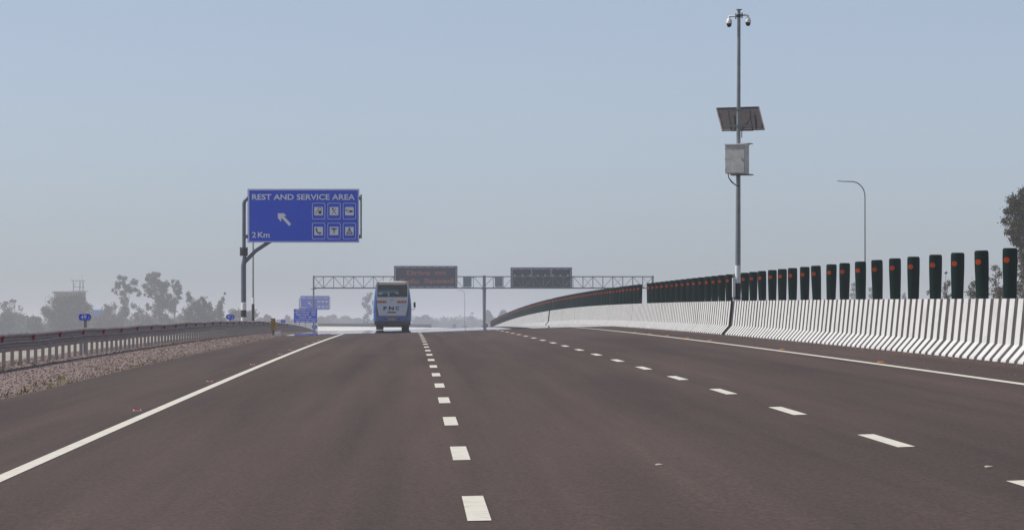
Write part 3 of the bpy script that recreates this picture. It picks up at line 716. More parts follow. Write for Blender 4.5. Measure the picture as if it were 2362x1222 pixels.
def hazard():
    Y = 207; a = at(630, 734, Y); xg = a.x-cx(Y); z0 = zr(xg, Y); root = empty('hazard_marker', (a.x, Y, z0), 'narrow yellow and black striped hazard marker on the gravel verge', 'hazard marker')
    t = a.z-z0; b = at(630, 762.5, Y).z-z0; W = .118
    mb = MB(); mb.plate([(-W, b), (W, b), (W, t), (-W, t)], 0, .03); p = mb.build('plate', M['hblack'], root)
    mb = MB(); H = t-b; n = 4; st = H/n
    for i in range(-1, n+1):
        zlo = b + i*st + .02; pts = [(-W, zlo+.20), (W, zlo), (W, zlo+st*.5), (-W, zlo+.20+st*.5)]
        pts = [(x, min(max(z, b), t)) for x, z in pts]
        if pts[0][1] < t-.005 or pts[1][1] < t-.005:
            if i == n: continue
            mb.plate(pts, -.008, 0)
    mb.build('stripe', M['yellow'], p)
    mb = MB(); mb.tube([(0, .03, -.2), (0, .03, b+.1)], .035, 8); mb.build('post', M['hblack'], root)
    p = at(640.5, 770, Y-2); zz = zr(p.x-cx(Y-2), Y-2)
    mb = MB(); mb.add([(-.15, -.12, -.02), (.16, -.10, -.02), (.16, .14, -.02), (-.15, .12, -.02), (-.145, -.11, .18), (.155, -.09, .21), (.15, .13, .21), (-.14, .11, .18)], [(0, 1, 5, 4), (1, 2, 6, 5), (2, 3, 7, 6), (3, 0, 4, 7), (4, 5, 6, 7)])
    tag(mb.build('kerb_stone', M['conc_white'], loc=(p.x, p.y, zz)), 'small whitewashed stone block at the foot of the hazard marker', 'marker stone')
hazard()

# ------------------------------------------------------------------ gantry
def gantry():
    Y = 500; XC = at(1117, 700, Y).x; z0 = zr(10.5, Y)
    root = empty('sign_gantry', (XC, Y, z0), 'grey steel truss gantry spanning both carriageways in the haze', 'gantry')
    def XZ(px, py): p = at(px, py, Y); return p.x-XC, p.z-z0
    xl = XZ(724, 0)[0]; xm = 0.0; xr = XZ(1505, 0)[0]; zt = XZ(0, 637.5)[1]; zb = XZ(0, 664)[1]
    mb = MB(); D = .55
    for y in (-D, D):
        for z in (zt, zb): mb.tube([(xl, y, z), (xr, y, z)], .075 if z == zb else .06, 8)
    n = 34
    for i in range(n+1):
        x = xl + (xr-xl)*i/n
        for y in (-D, D): mb.tube([(x, y, zb), (x, y, zt)], .028, 6)
        mb.tube([(x, -D, zb), (x, D, zb)], .03, 6); mb.tube([(x, -D, zt), (x, D, zt)], .03, 6)
        if i < n:
            x2 = xl + (xr-xl)*(i+1)/n; a, b = (zt, zb) if i % 2 == 0 else (zb, zt)
            mb.tube([(x, -D, a), (x2, -D, b)], .034, 6)
            if i % 3 == 0: mb.tube([(x, D, b), (x2, D, a)], .022, 6)
    mb.build('truss', M['gantry'], root)
    for x, r in ((xl, .10), (xm, .20), (xr, .13)):
        zg = gz(x + XC - cx(Y), Y)[2] - z0
        mb = MB()
        if x == xm: mb.tube([(x, 0, zg-.2), (x, 0, zb+.1)], [.16, .24], 14); mb.tube([(x, 0, zb), (x, 0, zt+.15)], .2, 14)
        else:
            mb.tube([(x, -D*.4, zg-.2), (x, -D*.4, zt+.12)], r, 12); mb.tube([(x, D*.4, zg-.2), (x, D*.4, zt+.12)], r*.8, 12)
        mb.box((x-.35, -.7, zb-.14), (x+.35, .7, zb-.06)); mb.build('column', M['gantry'], root, smooth=False)
    def vms(pl, pr, pt, pb, y, lab, lines=None):
        l = XZ(pl, pb); h = XZ(pr, pt); o = MB(); cx_ = (l[0]+h[0])/2; 
        r = empty('message_board', (XC + cx_, Y+y, z0 + l[1]), lab, 'message board'); Wd = (h[0]-l[0])/2; Hh = h[1]-l[1]
        fw = .24
        mb = MB(); mb.box((-Wd, 0, 0), (Wd, .5, Hh)); mb.build('housing', M['led_frame'], r)
        mb = MB(); mb.plate([(-Wd+fw, fw*.9), (Wd-fw, fw*.9), (Wd-fw, Hh-fw*1.1), (-Wd+fw, Hh-fw*1.1)], -.03, -.002); f = mb.build('screen', M['led'], r)
        mb = MB(); k = 8
        for i in range(k):
            a = -Wd+fw + (2*Wd-2*fw)*i/k; b2 = a + (2*Wd-2*fw)/k*.72
            mb.plate([(a, Hh-fw*1.0), (b2, Hh-fw*1.0), (b2, Hh-fw*.75), (a, Hh-fw*.75)], -.02, 0); 
            if lines: mb.plate([(a, fw*.35), (b2, fw*.35), (b2, fw*.7), (a, fw*.7)], -.02, 0)
        for sx in (-1, 1): mb.plate([(sx*(Wd-fw*.85)-.03, fw), (sx*(Wd-fw*.85)+.03, fw), (sx*(Wd-fw*.85)+.03, Hh-fw*1.1), (sx*(Wd-fw*.85)-.03, Hh-fw*1.1)], -.02, 0)
        mb.build('light_gap', M['vent'], r)
        if lines:
            mb = MB()
            for s, zx0, zx1, zy0, zy1 in lines:
                a = XZ(900+zx0/11.81, 605+zy1/11.81); b3 = XZ(900+zx1/11.81, 605+zy0/11.81)
                text_into(mb, s, a[0]-cx_, a[1]-l[1], b3[0]-cx_, b3[1]-l[1], -.045, bold=.045)
            mb.build('lettering', M['led_text'], f)
        else:
            mb = MB()
            for i in range(8): xx = -Wd+.55+i*(2*Wd-1.1)/7; mb.plate([(xx-.11, Hh*.60), (xx+.10, Hh*.585), (xx+.12, Hh*.645), (xx-.06, Hh*.66)], -.05, -.031)
            for i in (1, 2): xx = -Wd+fw+(2*Wd-2*fw)*i/3; mb.box((xx-.045, -.06, Hh*.55), (xx+.045, -.031, Hh-fw))
            mb.build('white_mark', M['vent'], r)
    vms(909, 1055, 613.5, 664, -D-.62, 'dark LED board reading Drive on Safe Speed, left half of the gantry', [('Drive', 445, 1095, 225, 350), ('on', 1205, 1510, 248, 342), ('Safe', 240, 805, 450, 585), ('Speed', 915, 1725, 440, 600)])
    vms(1178, 1320, 616.5, 664, D+.1, 'blank dark message board with row of pale spots, right half of the gantry')
    for px0, px1, lab in ((1069, 1087.5, 'small grey equipment cabinet in the gantry truss left of the centre column'), (1141, 1159, 'small grey equipment cabinet in the gantry truss right of the centre column')):
        l = XZ(px0, 660.5); h = XZ(px1, 638.5); mb = MB(); w2 = (h[0]-l[0])/2; hh = h[1]-l[1]
        r = empty('equipment_cabinet', (XC+(l[0]+h[0])/2, Y-D-.45, z0+l[1]), lab, 'cabinet', 'equipment cabinets on the gantry')
        mb.box((-w2, 0, .0), (w2, .35, hh)); mb.build('case', mat('cabinet_blue_grey', (.20, .25, .28), .5), r)
        mb = MB(); mb.box((-w2+.08, -.02, .08), (w2-.08, -.002, hh-.08)); mb.build('door', mat('cabinet_door', (.18, .225, .255), .5), r)
        mb = MB(); mb.box((-w2+.1, .0, -.12), (w2-.1, .3, -.004)); mb.build('tray', M['vent'], r)
gantry()

# ------------------------------------------------------------------ bus
def bus():
    Y = 257; q = .003295; bx = at(905, 700, Y).x - .0; X = bx - cx(Y); z0 = zr(X, Y) + .012
    root = empty('bus', (bx, Y, z0), 'blue and white bus seen from behind in the left lane', 'bus')
    x_ = lambda zx: (zx-521)*q; z_ = lambda zy: (1059-zy)*q
    zsec = [.56, .75, .92, 1.3, 1.6, 1.9, 2.15, 2.96, 3.06]
    def hw(z): return float(np.interp(z, [.56, 1.3, 1.6, 2.15, 2.96, 3.06, 3.16, 3.21, 3.225], [1.245, 1.265, 1.26, 1.20, 1.085, 1.065, 1.0, .86, .4]))
    def rr(z): return float(np.interp(z, [.56, 1.6, 2.96], [.26, .24, .09]))
    Lg = 9.4; NC = 5
    def foot(z, ins=0.0, rear_in=0.0):
        w_ = hw(z)-ins; r = max(rr(z)-ins, .03); y0 = ins+rear_in; y1 = Lg-ins-rear_in; pts = []
        for cx_, cy_, a0 in ((w_-r, y0+r, 270), (w_-r, y1-r, 0), (-w_+r, y1-r, 90), (-w_+r, y0+r, 180)):
            for k in range(NC): a = R(a0+90*k/(NC-1)); pts.append((cx_+r*math.cos(a), cy_+r*math.sin(a)))
        return pts          # 4*NC points; rear flat edge joins last -> first
    def shell(ins, m, name):
        mb = MB(); n = 4*NC; vs = [(x, y, z) for z in zsec for x, y in foot(z, ins)]; fs = []
        for j in range(len(zsec)-1):
            for k in range(n):
                if zsec[j] >= 2.14 and zsec[j] < 2.9 and k in (n-1, 2*NC-1): continue
                if zsec[j] >= 1.29 and zsec[j] < 2.9 and k == 2*NC-1: continue
                fs.append((j*n+k, j*n+(k+1) % n, (j+1)*n+(k+1) % n, (j+1)*n+k))
        fs.append(tuple(range(n))); mb.add(vs, fs); return mb.build(name, m, root, smooth=True)
    body = shell(0, M['bus_blue'], 'body'); 
    mb = MB(); n = 4*NC; zs2 = [3.06, 3.13, 3.18, 3.21, 3.225]; ins2 = [0, .02, .10, .28, .6]
    vs = []
    for z, i_ in zip(zs2, ins2): vs += [(x, y, z) for x, y in foot(3.06, i_)]
    mb.add(vs, [(j*n+k, j*n+(k+1) % n, (j+1)*n+(k+1) % n, (j+1)*n+k) for j in range(4) for k in range(n)] + [tuple(range(4*n, 5*n))])
    mb.plate([(-1.05, 2.985), (1.05, 2.985), (1.062, 3.10), (1.02, 3.16), (-1.02, 3.16), (-1.062, 3.10)], -.03, .02)
    roof = mb.build('roof', M['bus_roof'], root, smooth=True)
    shell(.05, M['bus_inner'], 'interior')
    mb = MB(); mb.box((-1.05, .3, 3.0), (1.05, 9.0, 3.04)); mb.build('ceiling', M['bus_inner'], root)
    # white rear panel round the window
    def dpl(pts, y0, y1, m, name, par, sm=False): mb = MB(); mb.plate(pts, y0, y1); return mb.build(name, m, par, smooth=sm)
    mb = MB(); 
    for sx in (-1, 1): mb.plate([(sx*1.075, 2.98), (sx*.985, 2.98), (sx*.93, 2.17), (sx*1.05, 2.17)], -.014, .004)
    mb.plate([(-1.05, 2.17), (-1.00, 1.51), (-.895, .93), (.895, .93), (1.00, 1.51), (1.05, 2.17)], -.014, .004)
    rp = mb.build('rear_panel', M['bus_white'], root)
    mb = MB(); o = rrect(-.985, 2.175, .985, 2.98, .05); i = rrect(-.93, 2.22, .93, 2.955, .05); mb.ring(o, i, -.03, -.015); fr = mb.build('window_frame', M['bus_dark'], root)
    mb = MB(); mb.plate(rrect(-.935, 2.215, .935, 2.96, .05), -.02, -.012); mb.build('rear_window', M['glass'], root)
    # windscreen far end with sun band, visible through the rear window
    mb = MB(); mb.plate([(-1.0, 1.35), (1.0, 1.35), (1.0, 2.52), (-1.0, 2.52)], Lg+.004, Lg+.01); wsn = mb.build('windscreen', M['windscreen'], root)
    mb = MB(); mb.plate([(-1.0, 2.525), (1.0, 2.525), (1.0, 2.94), (-1.0, 2.94)], Lg+.004, Lg+.01); mb.build('sun_band', M['screenband'], wsn)
    mb = MB(); mb.box((.38, 8.6, 1.4), (1.06, 8.9, 2.95)); mb.box((-1.05, 5.0, 2.70), (1.05, 9.2, 2.98)); mb.build('bulkhead', M['bus_inner'], root)
    for i, (xx, yy, hh) in enumerate(((-.52, 4.5, 2.47), (-.80, 3.4, 2.36), (.30, 5.2, 2.42), (-.05, 7.6, 2.52), (.62, 3.4, 2.50), (.9, 4.6, 2.44))):
        mb = MB(); r_ = rrect(xx-.2, 1.4, xx+.2, hh, .09); mb.plate(r_, yy, yy+.1); mb.build('seat', M['bus_dark'], root)
    # details on the rear
    for sx, a, b in ((-1, 210, 405), (1, 615, 805)):
        mb = MB(); x0, x1 = x_(a), x_(b); zt_, zb_ = z_(475), z_(523); mb.plate([(x0, zb_), (x1, zb_), (x1, zt_), (x0, zt_)], -.022, -.014, 0)
        nst = 3
        for k in range(nst):
            xa = x0 + (x1-x0)*(k+.25)/nst; s = .11*(1 if sx < 0 else -1); w_ = .085
            mb.plate([(xa, zb_), (xa+w_, zb_), (min(xa+w_+s, x1), zt_), (min(xa+s, x1-w_), zt_)], -.027, -.0222, 1)
        mb.build('reflective_strip', [M['strip_red'], M['strip_yel']], rp)
    mb = MB(); text_into(mb, 'P', x_(340), z_(667), x_(410), z_(588), -.022, bold=.065); text_into(mb, 'N', x_(450), z_(664), x_(555), z_(588), -.022, bold=.06)
    text_into(mb, 'C', x_(582), z_(665), x_(655), z_(588), -.022, bold=.06); mb.build('lettering', M['navy'], rp)
    mb = MB()
    for k in range(4): mb.plate([(x_(478+18*k), z_(474)), (x_(489+18*k), z_(474)), (x_(489+18*k), z_(459)), (x_(478+18*k), z_(459))], -.02, -.014)
    mb.build('badge', M['pole'], rp)
    dpl([(x_(420), z_(725)), (x_(595), z_(725)), (x_(595), z_(690)), (x_(420), z_(690))], -.024, -.014, M['gold'], 'destination_plate', rp)
    dpl([(-.90, z_(796)), (.90, z_(796)), (.90, z_(782)), (-.90, z_(782))], -.02, .0, M['crimson'], 'crimson_line', root)
    bm_ = MB(); bm_.plate([(-1.0, .59), (1.0, .59), (1.06, .86), (-1.06, .86)], -.07, .0); bp = bm_.build('bumper', M['bus_blue'], root)
    dpl([(x_(445), z_(878)), (x_(582), z_(878)), (x_(582), z_(822)), (x_(445), z_(822))], -.085, -.07, M['plate'], 'number_plate', bp)
    mb = MB()
    for a, b in ((345, 410), (615, 680)): mb.plate([(x_(a), z_(862)), (x_(b), z_(862)), (x_(b), z_(832)), (x_(a), z_(832))], -.078, -.0705)
    mb.build('grille_slot', M['navy'], bp)
    for sx in (-1, 1):
        mb = MB(); pts = [(1.18, 1.55), (1.02, 1.55), (.90, .92), (1.0, .84), (1.16, .88)]
        yv = lambda x: -.018 + max(0, (x-1.0))*.55
        vs = [(sx*a, yv(a)-.01, b) for a, b in pts] + [(sx*a, yv(a)+.08, b) for a, b in pts]; nn = len(pts)
        mb.add(vs, [tuple(range(nn))] + [(i, i+nn, (i+1) % nn+nn, (i+1) % nn) for i in range(nn)]); tl = mb.build('tail_light', M['lamp_red'], root)
        for zz in (1.0, 1.2, 1.4): mb = MB(); mb.tube([(sx*(.93+.13*(zz-.9)+.09), -.035, zz), (sx*(.93+.13*(zz-.9)+.09), -.0, zz)], .045, 10); mb.build('lamp', M['lamp_red'], tl)
        mb = MB(); mb.tube([(sx*.92, -.045, 3.08), (sx*.92, -.02, 3.08)], .045, 10); mb.build('marker_lamp', M['bus_dark'], roof)
    # underbody, wheels
    mb = MB(); mb.box((-1.20, .10, .36), (1.20, 2.0, .57)); mb.box((-.62, .3, .17), (.62, 1.9, .36)); mb.box((-1.2, 3.6, .3), (1.2, 8.3, .57)); mb.build('chassis', M['bus_dark'], root)
    for sx in (-1, 1):
        mb = MB(); a, b = (.60, 1.10); w0 = min(sx*a, sx*b); w1 = max(sx*a, sx*b)
        for yy in (2.4, 8.2):
            m2 = MB(); w_in = w0 if yy < 5 else (w0 if sx < 0 else w0+.24); w_out = w1 if yy < 5 else (w1 if sx > 0 else w1-.24)
            yw = yy if yy > 5 else 2.4
            m2.tube([(w_in, yw, .48), (w_in+.02, yw, .48), (w_out-.02, yw, .48), (w_out, yw, .48)], [.44, .48, .48, .44], 24)
            wh = m2.build('wheel', M['rubber'], root, smooth=True)
            m3 = MB(); xo = w_out if sx > 0 else w_in; m3.tube([(xo-.01*sx, yw, .48), (xo+.015*sx, yw, .48)], .26, 16); m3.build('rim', M['galv'], wh)
        mb = MB(); mb.plate([(w0, .20), (w1, .20), (w1, .56), (w0, .56)], 1.7, 1.72); mb.build('mud_flap', M['rubber'], root)
    # side windows
    for sx in (-1, 1):
        for k in range(6):
            y0 = .7 + k*1.4; mb = MB(); xa, xb = hw(1.95)+.004, hw(2.65)+.004
            mb.add([(sx*xa, y0, 1.95), (sx*xa, y0+1.3, 1.95), (sx*xb, y0+1.3, 2.65), (sx*xb, y0, 2.65)], [(0, 1, 2, 3)]); mb.build('side_window', M['dome'], root)
    # mirrors
    mb = MB(); xc = x_(968); mb.tube([(1.22, 9.0, 1.42), (1.36, 9.1, 1.38), (xc, 9.15, 1.42)], .03, 8, 1); mb.plate(rrect(x_(945), z_(600), x_(990), z_(487), .04), 9.1, 9.2, 0); mb.build('mirror', [M['bus_dark'], M['white']], root)
    mb = MB(); mb.plate(rrect(-1.43, 1.68, -1.36, 2.02, .03), 9.1, 9.18, 0); mb.tube([(-1.2, 9.0, 2.05), (-1.39, 9.1, 2.0)], .02, 6); mb.build('mirror', [M['white'], M['white']], root)  # left mirror: bright glint put into its colour as plain white
bus()

# distant vehicles
def truck(px, py0, py1, wpx, Y, m1, lab, name, cat):
    p = at(px, py1, Y); root = empty(name, (p.x, Y, p.z), lab, cat); W = wpx*mpp(Y)/2; H = (py1-py0)*mpp(Y)
    mb = MB(); o = rrect(-W, H*.18, W, H, W*.15); mb.plate(o, 0, W*2.6); b = mb.build('body', m1, root, smooth=False)
    mb = MB(); mb.plate([(-W*.75, H*.62), (W*.75, H*.62), (W*.68, H*.9), (-W*.68, H*.9)], -.03, -.002); mb.build('window', M['bus_dark'], b)
    for sx in (-1, 1): mb = MB(); mb.tube([(sx*W*.9, .6, H*.16), (sx*W*.55, .6, H*.16)], H*.17, 10); mb.build('wheel', M['rubber'], root)
truck(1048, 747.5, 758.5, 8.5, 1650, mat('truck_blue', (.05, .09, .22), .5), 'tiny hazy dark truck far down the road', 'truck', 'truck')
truck(1072, 751, 758, 14, 1060, M['white'], 'tiny white vehicle far down the road left of the gantry column', 'white_van', 'van')

# ------------------------------------------------------------------ trees
def tree(label, blobs, Y, conv, leaf='leafA', name='tree', base_py=None, dens=1.0, size=None, cat='tree', group=None, trunk=True, base_px=None):
    pts = [(at(*conv(b[0], b[1]), Y), b[2]*(conv(1, 0)[0]-conv(0, 0)[0])*mpp(Y), (b[3] if len(b) > 3 else 1.0)) for b in blobs]
    bx = (sum(p.x*r for p, r, _ in pts)/sum(r for _, r, _ in pts)) if base_px is None else at(base_px, 700, Y).x
    z0 = gz(bx-cx(Y), Y)[2]; root = empty(name, (bx, Y, z0), label, cat, group); O = Vector((bx, Y, z0))
    sz = size or Y*.00027
    V = []; 
    for p, r, dn in pts:
        nc = max(6, int(17*dn)); 
        r = r*1.08; A = max(30, int(1.3*dens*dn*(r/sz)**2*10.5))
        cc = rng.standard_normal((nc, 3)); cc /= np.linalg.norm(cc, axis=1)[:, None]; cc *= (rng.random((nc, 1))**.45)*r*.88
        k = rng.integers(0, nc, A); c = cc[k] + rng.standard_normal((A, 3))*r*.25
        V.append(np.array(p-O)[None] + c)
    C = np.concatenate(V); N = len(C); a = rng.standard_normal((N, 3)); a /= np.linalg.norm(a, axis=1)[:, None]; b = np.cross(a, rng.standard_normal((N, 3))); b /= np.linalg.norm(b, axis=1)[:, None]
    s = sz*(.6+.8*rng.random((N, 1))); vs = np.stack([C-a*s, C+b*s*.6, C+a*s, C-b*s*.6], 1).reshape(-1, 3); fs = np.arange(4*N).reshape(-1, 4)
    me = bpy.data.meshes.new('crown'); me.from_pydata(vs.tolist(), [], fs.tolist()); me.materials.append(M[leaf]); o = bpy.data.objects.new('crown', me); COL.objects.link(o); o.parent = root
    if trunk:
        mb = MB(); zlo = min((p-O).z - r*.3 for p, r, _ in pts); Hh = max((p-O).z for p, r, _ in pts); r0 = max(.10, Hh*.018)
        fork = Vector((0, 0, max(Hh*.3, zlo*.6))); mb.tube([(0, 0, -.3), (r0*.5, 0, fork.z*.5), fork], [r0, r0*.8, r0*.6], 8)
        for p, r, _ in sorted(pts, key=lambda t: -t[1])[:9]:
            e = p-O
            if e.z < fork.z: continue
            mid = fork.lerp(e, .5) + Vector((-.1*e.x, random.gauss(0, .2), .08*Hh)); mb.tube([fork, mid, e], [r0*.35, r0*.2, r0*.06], 5)
        mb.build('trunk', M['bark'], root)
    return root
cA = lambda x, y: (240+x/7.38, 610+y/7.38)
cB = lambda x, y: (x/7.638, 620+y/7.638)
cC = lambda x, y: (2200+x/4.364, 420+y/4.364)
cD = lambda x, y: (1920+x/5.344, 560+y/5.344)
cE = lambda x, y: (400+x/5.905, 600+y/5.905)
cF = lambda x, y: (x, y)
tree('slender open-crowned tree, left one of the two tall trees by the rail', [(265, 225, 42), (345, 228, 40), (215, 365, 60), (310, 320, 55), (400, 375, 60), (520, 300, 62), (150, 440, 26), (205, 485, 28), (330, 480, 60), (440, 440, 55), (530, 430, 50), (590, 500, 38), (350, 600, 70, .7), (500, 700, 50, .6), (370, 740, 80, .7), (330, 860, 90, .7)], 1385, cA)
tree('tallest dense grey-green tree between the open tree and the round bush', [(760, 190, 45), (850, 185, 62), (920, 180, 45), (735, 250, 36), (830, 290, 75), (905, 300, 65), (700, 370, 50), (765, 430, 65), (870, 400, 75), (990, 330, 66), (1060, 350, 52), (1000, 450, 85), (795, 510, 55), (690, 510, 24), (900, 560, 66), (1000, 600, 100), (1100, 560, 66), (1180, 640, 66), (950, 700, 100), (1080, 700, 95), (770, 720, 60, .7), (900, 830, 85), (1170, 780, 60), (1000, 920, 75), (1120, 960, 60)], 1349, cA)
tree('narrow tree leaning against the right side of the tallest tree', [(1170, 290, 36), (1255, 310, 44), (1200, 380, 52), (1280, 395, 46), (1240, 460, 56), (1290, 470, 38), (1280, 560, 44), (1230, 640, 40, .6), (1190, 760, 50, .5)], 1366, cA, base_px=402)
tree('broad bushy tree clump right of the tallest tree', [(1425, 500, 42, .7), (1450, 590, 55), (1570, 650, 66), (1690, 610, 55), (1500, 710, 95), (1650, 740, 105), (1780, 720, 75), (1400, 800, 80), (1600, 860, 130), (1800, 870, 120), (1500, 950, 140), (1700, 980, 140), (1850, 960, 110)], 1242, cA, 'leafA')
tree('thin curved tree at the right end of the bushy clump', [(2060, 488, 14), (2020, 580, 32, .7), (1990, 650, 50, .8), (1960, 730, 55), (1960, 830, 80), (1990, 940, 90)], 1225, cA, base_px=506)
tree('straggly half-bare bush left of the open-crowned tree', [(60, 740, 80, .4), (160, 700, 80, .35), (120, 850, 120, .5), (30, 930, 110, .8), (260, 950, 110, .7), (180, 980, 120)], 1420, cA, 'leafC')
tree('sparse twiggy bush between the two tall trees', [(600, 780, 90, .35), (700, 900, 100, .5), (560, 930, 110, .7), (740, 980, 90, .9)], 1420, cA, 'leafC')
tree('low pale bush behind the 49.2 plate', [(2190, 830, 70), (2290, 810, 60), (2350, 880, 80), (2200, 940, 90)], 1455, cA, 'leafB')
tree('low bush between the big sign pole and the lamp footing', [(1010, 730, 40), (1080, 710, 45), (1130, 750, 36, .6), (1040, 800, 60)], 1455, cE, 'leafB')
tree('wide pale tree hiding the foot of the unfinished building', [(1010, 545, 60, .8), (1120, 525, 65, .8), (1240, 500, 70, .9), (1360, 500, 70), (790, 710, 80, .7), (865, 590, 36, .5), (950, 620, 80, .5), (1050, 640, 120, .75), (1200, 610, 115), (1340, 590, 115), (1440, 540, 80), (1540, 680, 75), (1490, 780, 110), (900, 800, 130), (1100, 850, 160), (1300, 850, 160), (1480, 900, 110), (1000, 980, 150), (1300, 1000, 150), (1150, 1040, 140)], 1349, cB, 'leafB')
tree('thin bare-topped tree at the far left edge', [(95, 620, 60, .35), (200, 600, 66, .35), (260, 570, 44, .35), (50, 690, 70, .45), (350, 690, 50, .25), (150, 760, 100, .5)], 1455, cB, 'leafC')
tree('dark low thicket tree under the bare-topped tree', [(60, 860, 110), (180, 850, 100), (120, 980, 140), (20, 1020, 110)], 1420, cB)
tree('bluish round bush right of the far left thicket', [(300, 860, 90), (400, 880, 95), (330, 1000, 120), (440, 1000, 110)], 1526, cB)
tree('dark low bush left of the wide pale tree', [(560, 920, 85), (640, 900, 70), (540, 1010, 110), (660, 1020, 100)], 1385, cB)
tree('low hazy bush right of the 49.1 plate', [(1690, 920, 90), (1800, 940, 90), (1740, 1010, 90)], 1420, cB, 'leafB')
tree('half-bare shrub beside the blue shed', [(1880, 700, 70, .3), (1940, 800, 80, .4), (1900, 930, 100, .8), (1960, 1000, 90)], 1474, cB, 'leafC')
tree('dense brownish tree rising above the paddles at the right edge', [(690, 120, 55), (600, 205, 72), (680, 260, 100), (560, 300, 62), (620, 400, 105), (515, 385, 36, .7), (700, 450, 105), (560, 500, 52, .8), (625, 560, 72), (700, 620, 70), (800, 300, 150), (820, 500, 150), (770, 150, 90), (760, 760, 110), (720, 900, 80, .7)], 300, cC, 'leafC', size=.075, dens=1.0, base_px=2368)
tree('sparse reddish shrub between the last two paddles', [(420, 840, 50, .4), (460, 920, 55, .5), (415, 980, 55, .6)], 300, cC, 'leafC', size=.06, dens=.5)
tree('round olive bush between the third and second last paddles', [(200, 1040, 42), (190, 1120, 55), (230, 1150, 50)], 330, cC, 'leafB', size=.09, dens=.6)
tree('reddish brown bush behind the last paddles', [(450, 1110, 85), (570, 1110, 90), (690, 1080, 100), (560, 1200, 100)], 310, cC, 'leafC', size=.09, dens=.6)
tree('sparse twiggy shrub in the gap beside the fifth paddle', [(1402, 370, 14), (1440, 470, 52, .45), (1400, 560, 66, .45), (1210, 570, 40, .3), (1190, 620, 40, .35), (1420, 640, 66, .6)], 330, cD, 'leafC', size=.08, dens=.55)
for i, (bl, lab) in enumerate((([(265, 520, 30), (262, 580, 38), (262, 650, 42)], 'pale hazy tree seen in the gap left of the eighth paddle'), ([(475, 575, 28), (480, 650, 40)], 'faint hazy bush seen in the gap right of the eighth paddle'), ([(880, 660, 34), (885, 700, 30)], 'faint hazy shrub low in the gap near the sixth paddle'))):
    tree(lab, bl, 1300, cD, 'leafA', dens=.6)
tree('tall loose hazy tree rising behind the left side of the bus', [(846, 690, 8), (854, 683, 7, .7), (841, 703, 8, .7), (852, 716, 9, .6), (846, 734, 9, .8), (840, 748, 9), (853, 750, 9)], 1750, cF, 'leafA', dens=.8)
# distant trees, each from one of three prototypes
far_list = [(575, 730, 1300, 22), (600, 733, 1500, 26), (618, 727, 1250, 24), (662, 728, 1400, 18), (672, 738, 1500, 30), (745, 731, 1500, 34), (768, 727, 1650, 36), (795, 729, 1700, 34), (822, 734, 1600, 30), (962, 731, 1500, 22), (980, 727, 1450, 30), (1003, 738, 1600, 26), (1024, 733, 1750, 24), (1044, 735, 1700, 26), (1062, 737, 1800, 26), (1088, 731, 1750, 30), (1105, 738, 1800, 26), (1127, 717, 1350, 19), (1140, 733, 1500, 22), (1160, 716, 1300, 24), (640, 738, 1600, 30), (712, 738, 1600, 34), (880, 728, 1500, 40), (920, 732, 1500, 40)]
protos = []
for k in range(3):
    Yp = 1500; bl = [(0, -3, 5), (-4, 2, 5), (4, 2, 5), (-2, -6, 3.2), (3, -5, 3.5), (0, 6, 7), (-6, 8, 5), (6, 8, 5), (0, 12, 7), (-6, 16, 7), (6, 16, 7), (0, 20, 8), (-8, 24, 7), (8, 24, 7), (0, 29, 9), (-6, 35, 8), (6, 35, 8)]
    bl = [(500+x+random.gauss(0, 1.1), 730+y+random.gauss(0, 1), r*random.uniform(.8, 1.15)) for x, y, r in bl]
    protos.append((tree('x', bl, Yp, cF, 'leafA', dens=1.1, size=.42), None))
used = set()
ps = ['left of the emergency numbers board', 'between that board and the bus', 'between the bus and the centre column', 'just right of the centre column']
far_labels = ['low tree in haze beside the foot of the lamp', 'low tree in haze above the hazard marker, left one', 'low tree in haze directly above the hazard marker', 'slim faint tree left of the emergency numbers board', 'low faint tree touching the left edge of the emergency numbers board',
  'low hazy tree just right of the emergency numbers board', 'second hazy tree right of the emergency numbers board', 'third hazy tree right of the emergency numbers board', 'low hazy tree left of the tall tree by the bus',
  'first hazy tree right of the bus', 'domed hazy tree second right of the bus', 'third hazy tree right of the bus', 'fourth hazy tree right of the bus', 'hazy tree behind the tiny dark truck', 'hazy tree behind the distant lamp post', 'hazy tree under the high mast light', 'last hazy tree left of the gantry centre column',
  'pointed hazy tree touching the right side of the centre column', 'low hazy tree behind the end of the paddle row', 'hazy tree top above the far end of the paddle row', 'low hazy tree between hazard marker and small plate', 'low hazy tree behind the posts of the emergency board', 'hazy tree directly behind the bus', 'hazy tree behind the right half of the bus']
for i, (px, top, Y, wpx) in enumerate(far_list):
    k = i % 3; o = protos[k][0]
    if k in used: o = copy_tree(o)
    used.add(k)
    Y *= 1.5; p = at(px, top, Y); zg = gz(p.x-cx(Y), Y)[2]; H = max(p.z-zg, 3)
    cr = [c for c in bpy.data.objects if c.parent == o and c.name.startswith('crown')][0]
    zs = [v.co.z for v in cr.data.vertices]; xs = [v.co.x for v in cr.data.vertices]; h0 = sorted(zs)[int(len(zs)*.995)]; w0 = sorted(xs)[int(len(xs)*.97)]-sorted(xs)[int(len(xs)*.03)]
    o.location = (p.x, Y, zg); sx = wpx*mpp(Y)/w0; o.scale = (sx, sx, H/h0); o.rotation_euler = (0, 0, random.choice([0, math.pi]))
    o['label'] = far_labels[i]; o['group'] = 'distant hazy trees along the horizon'
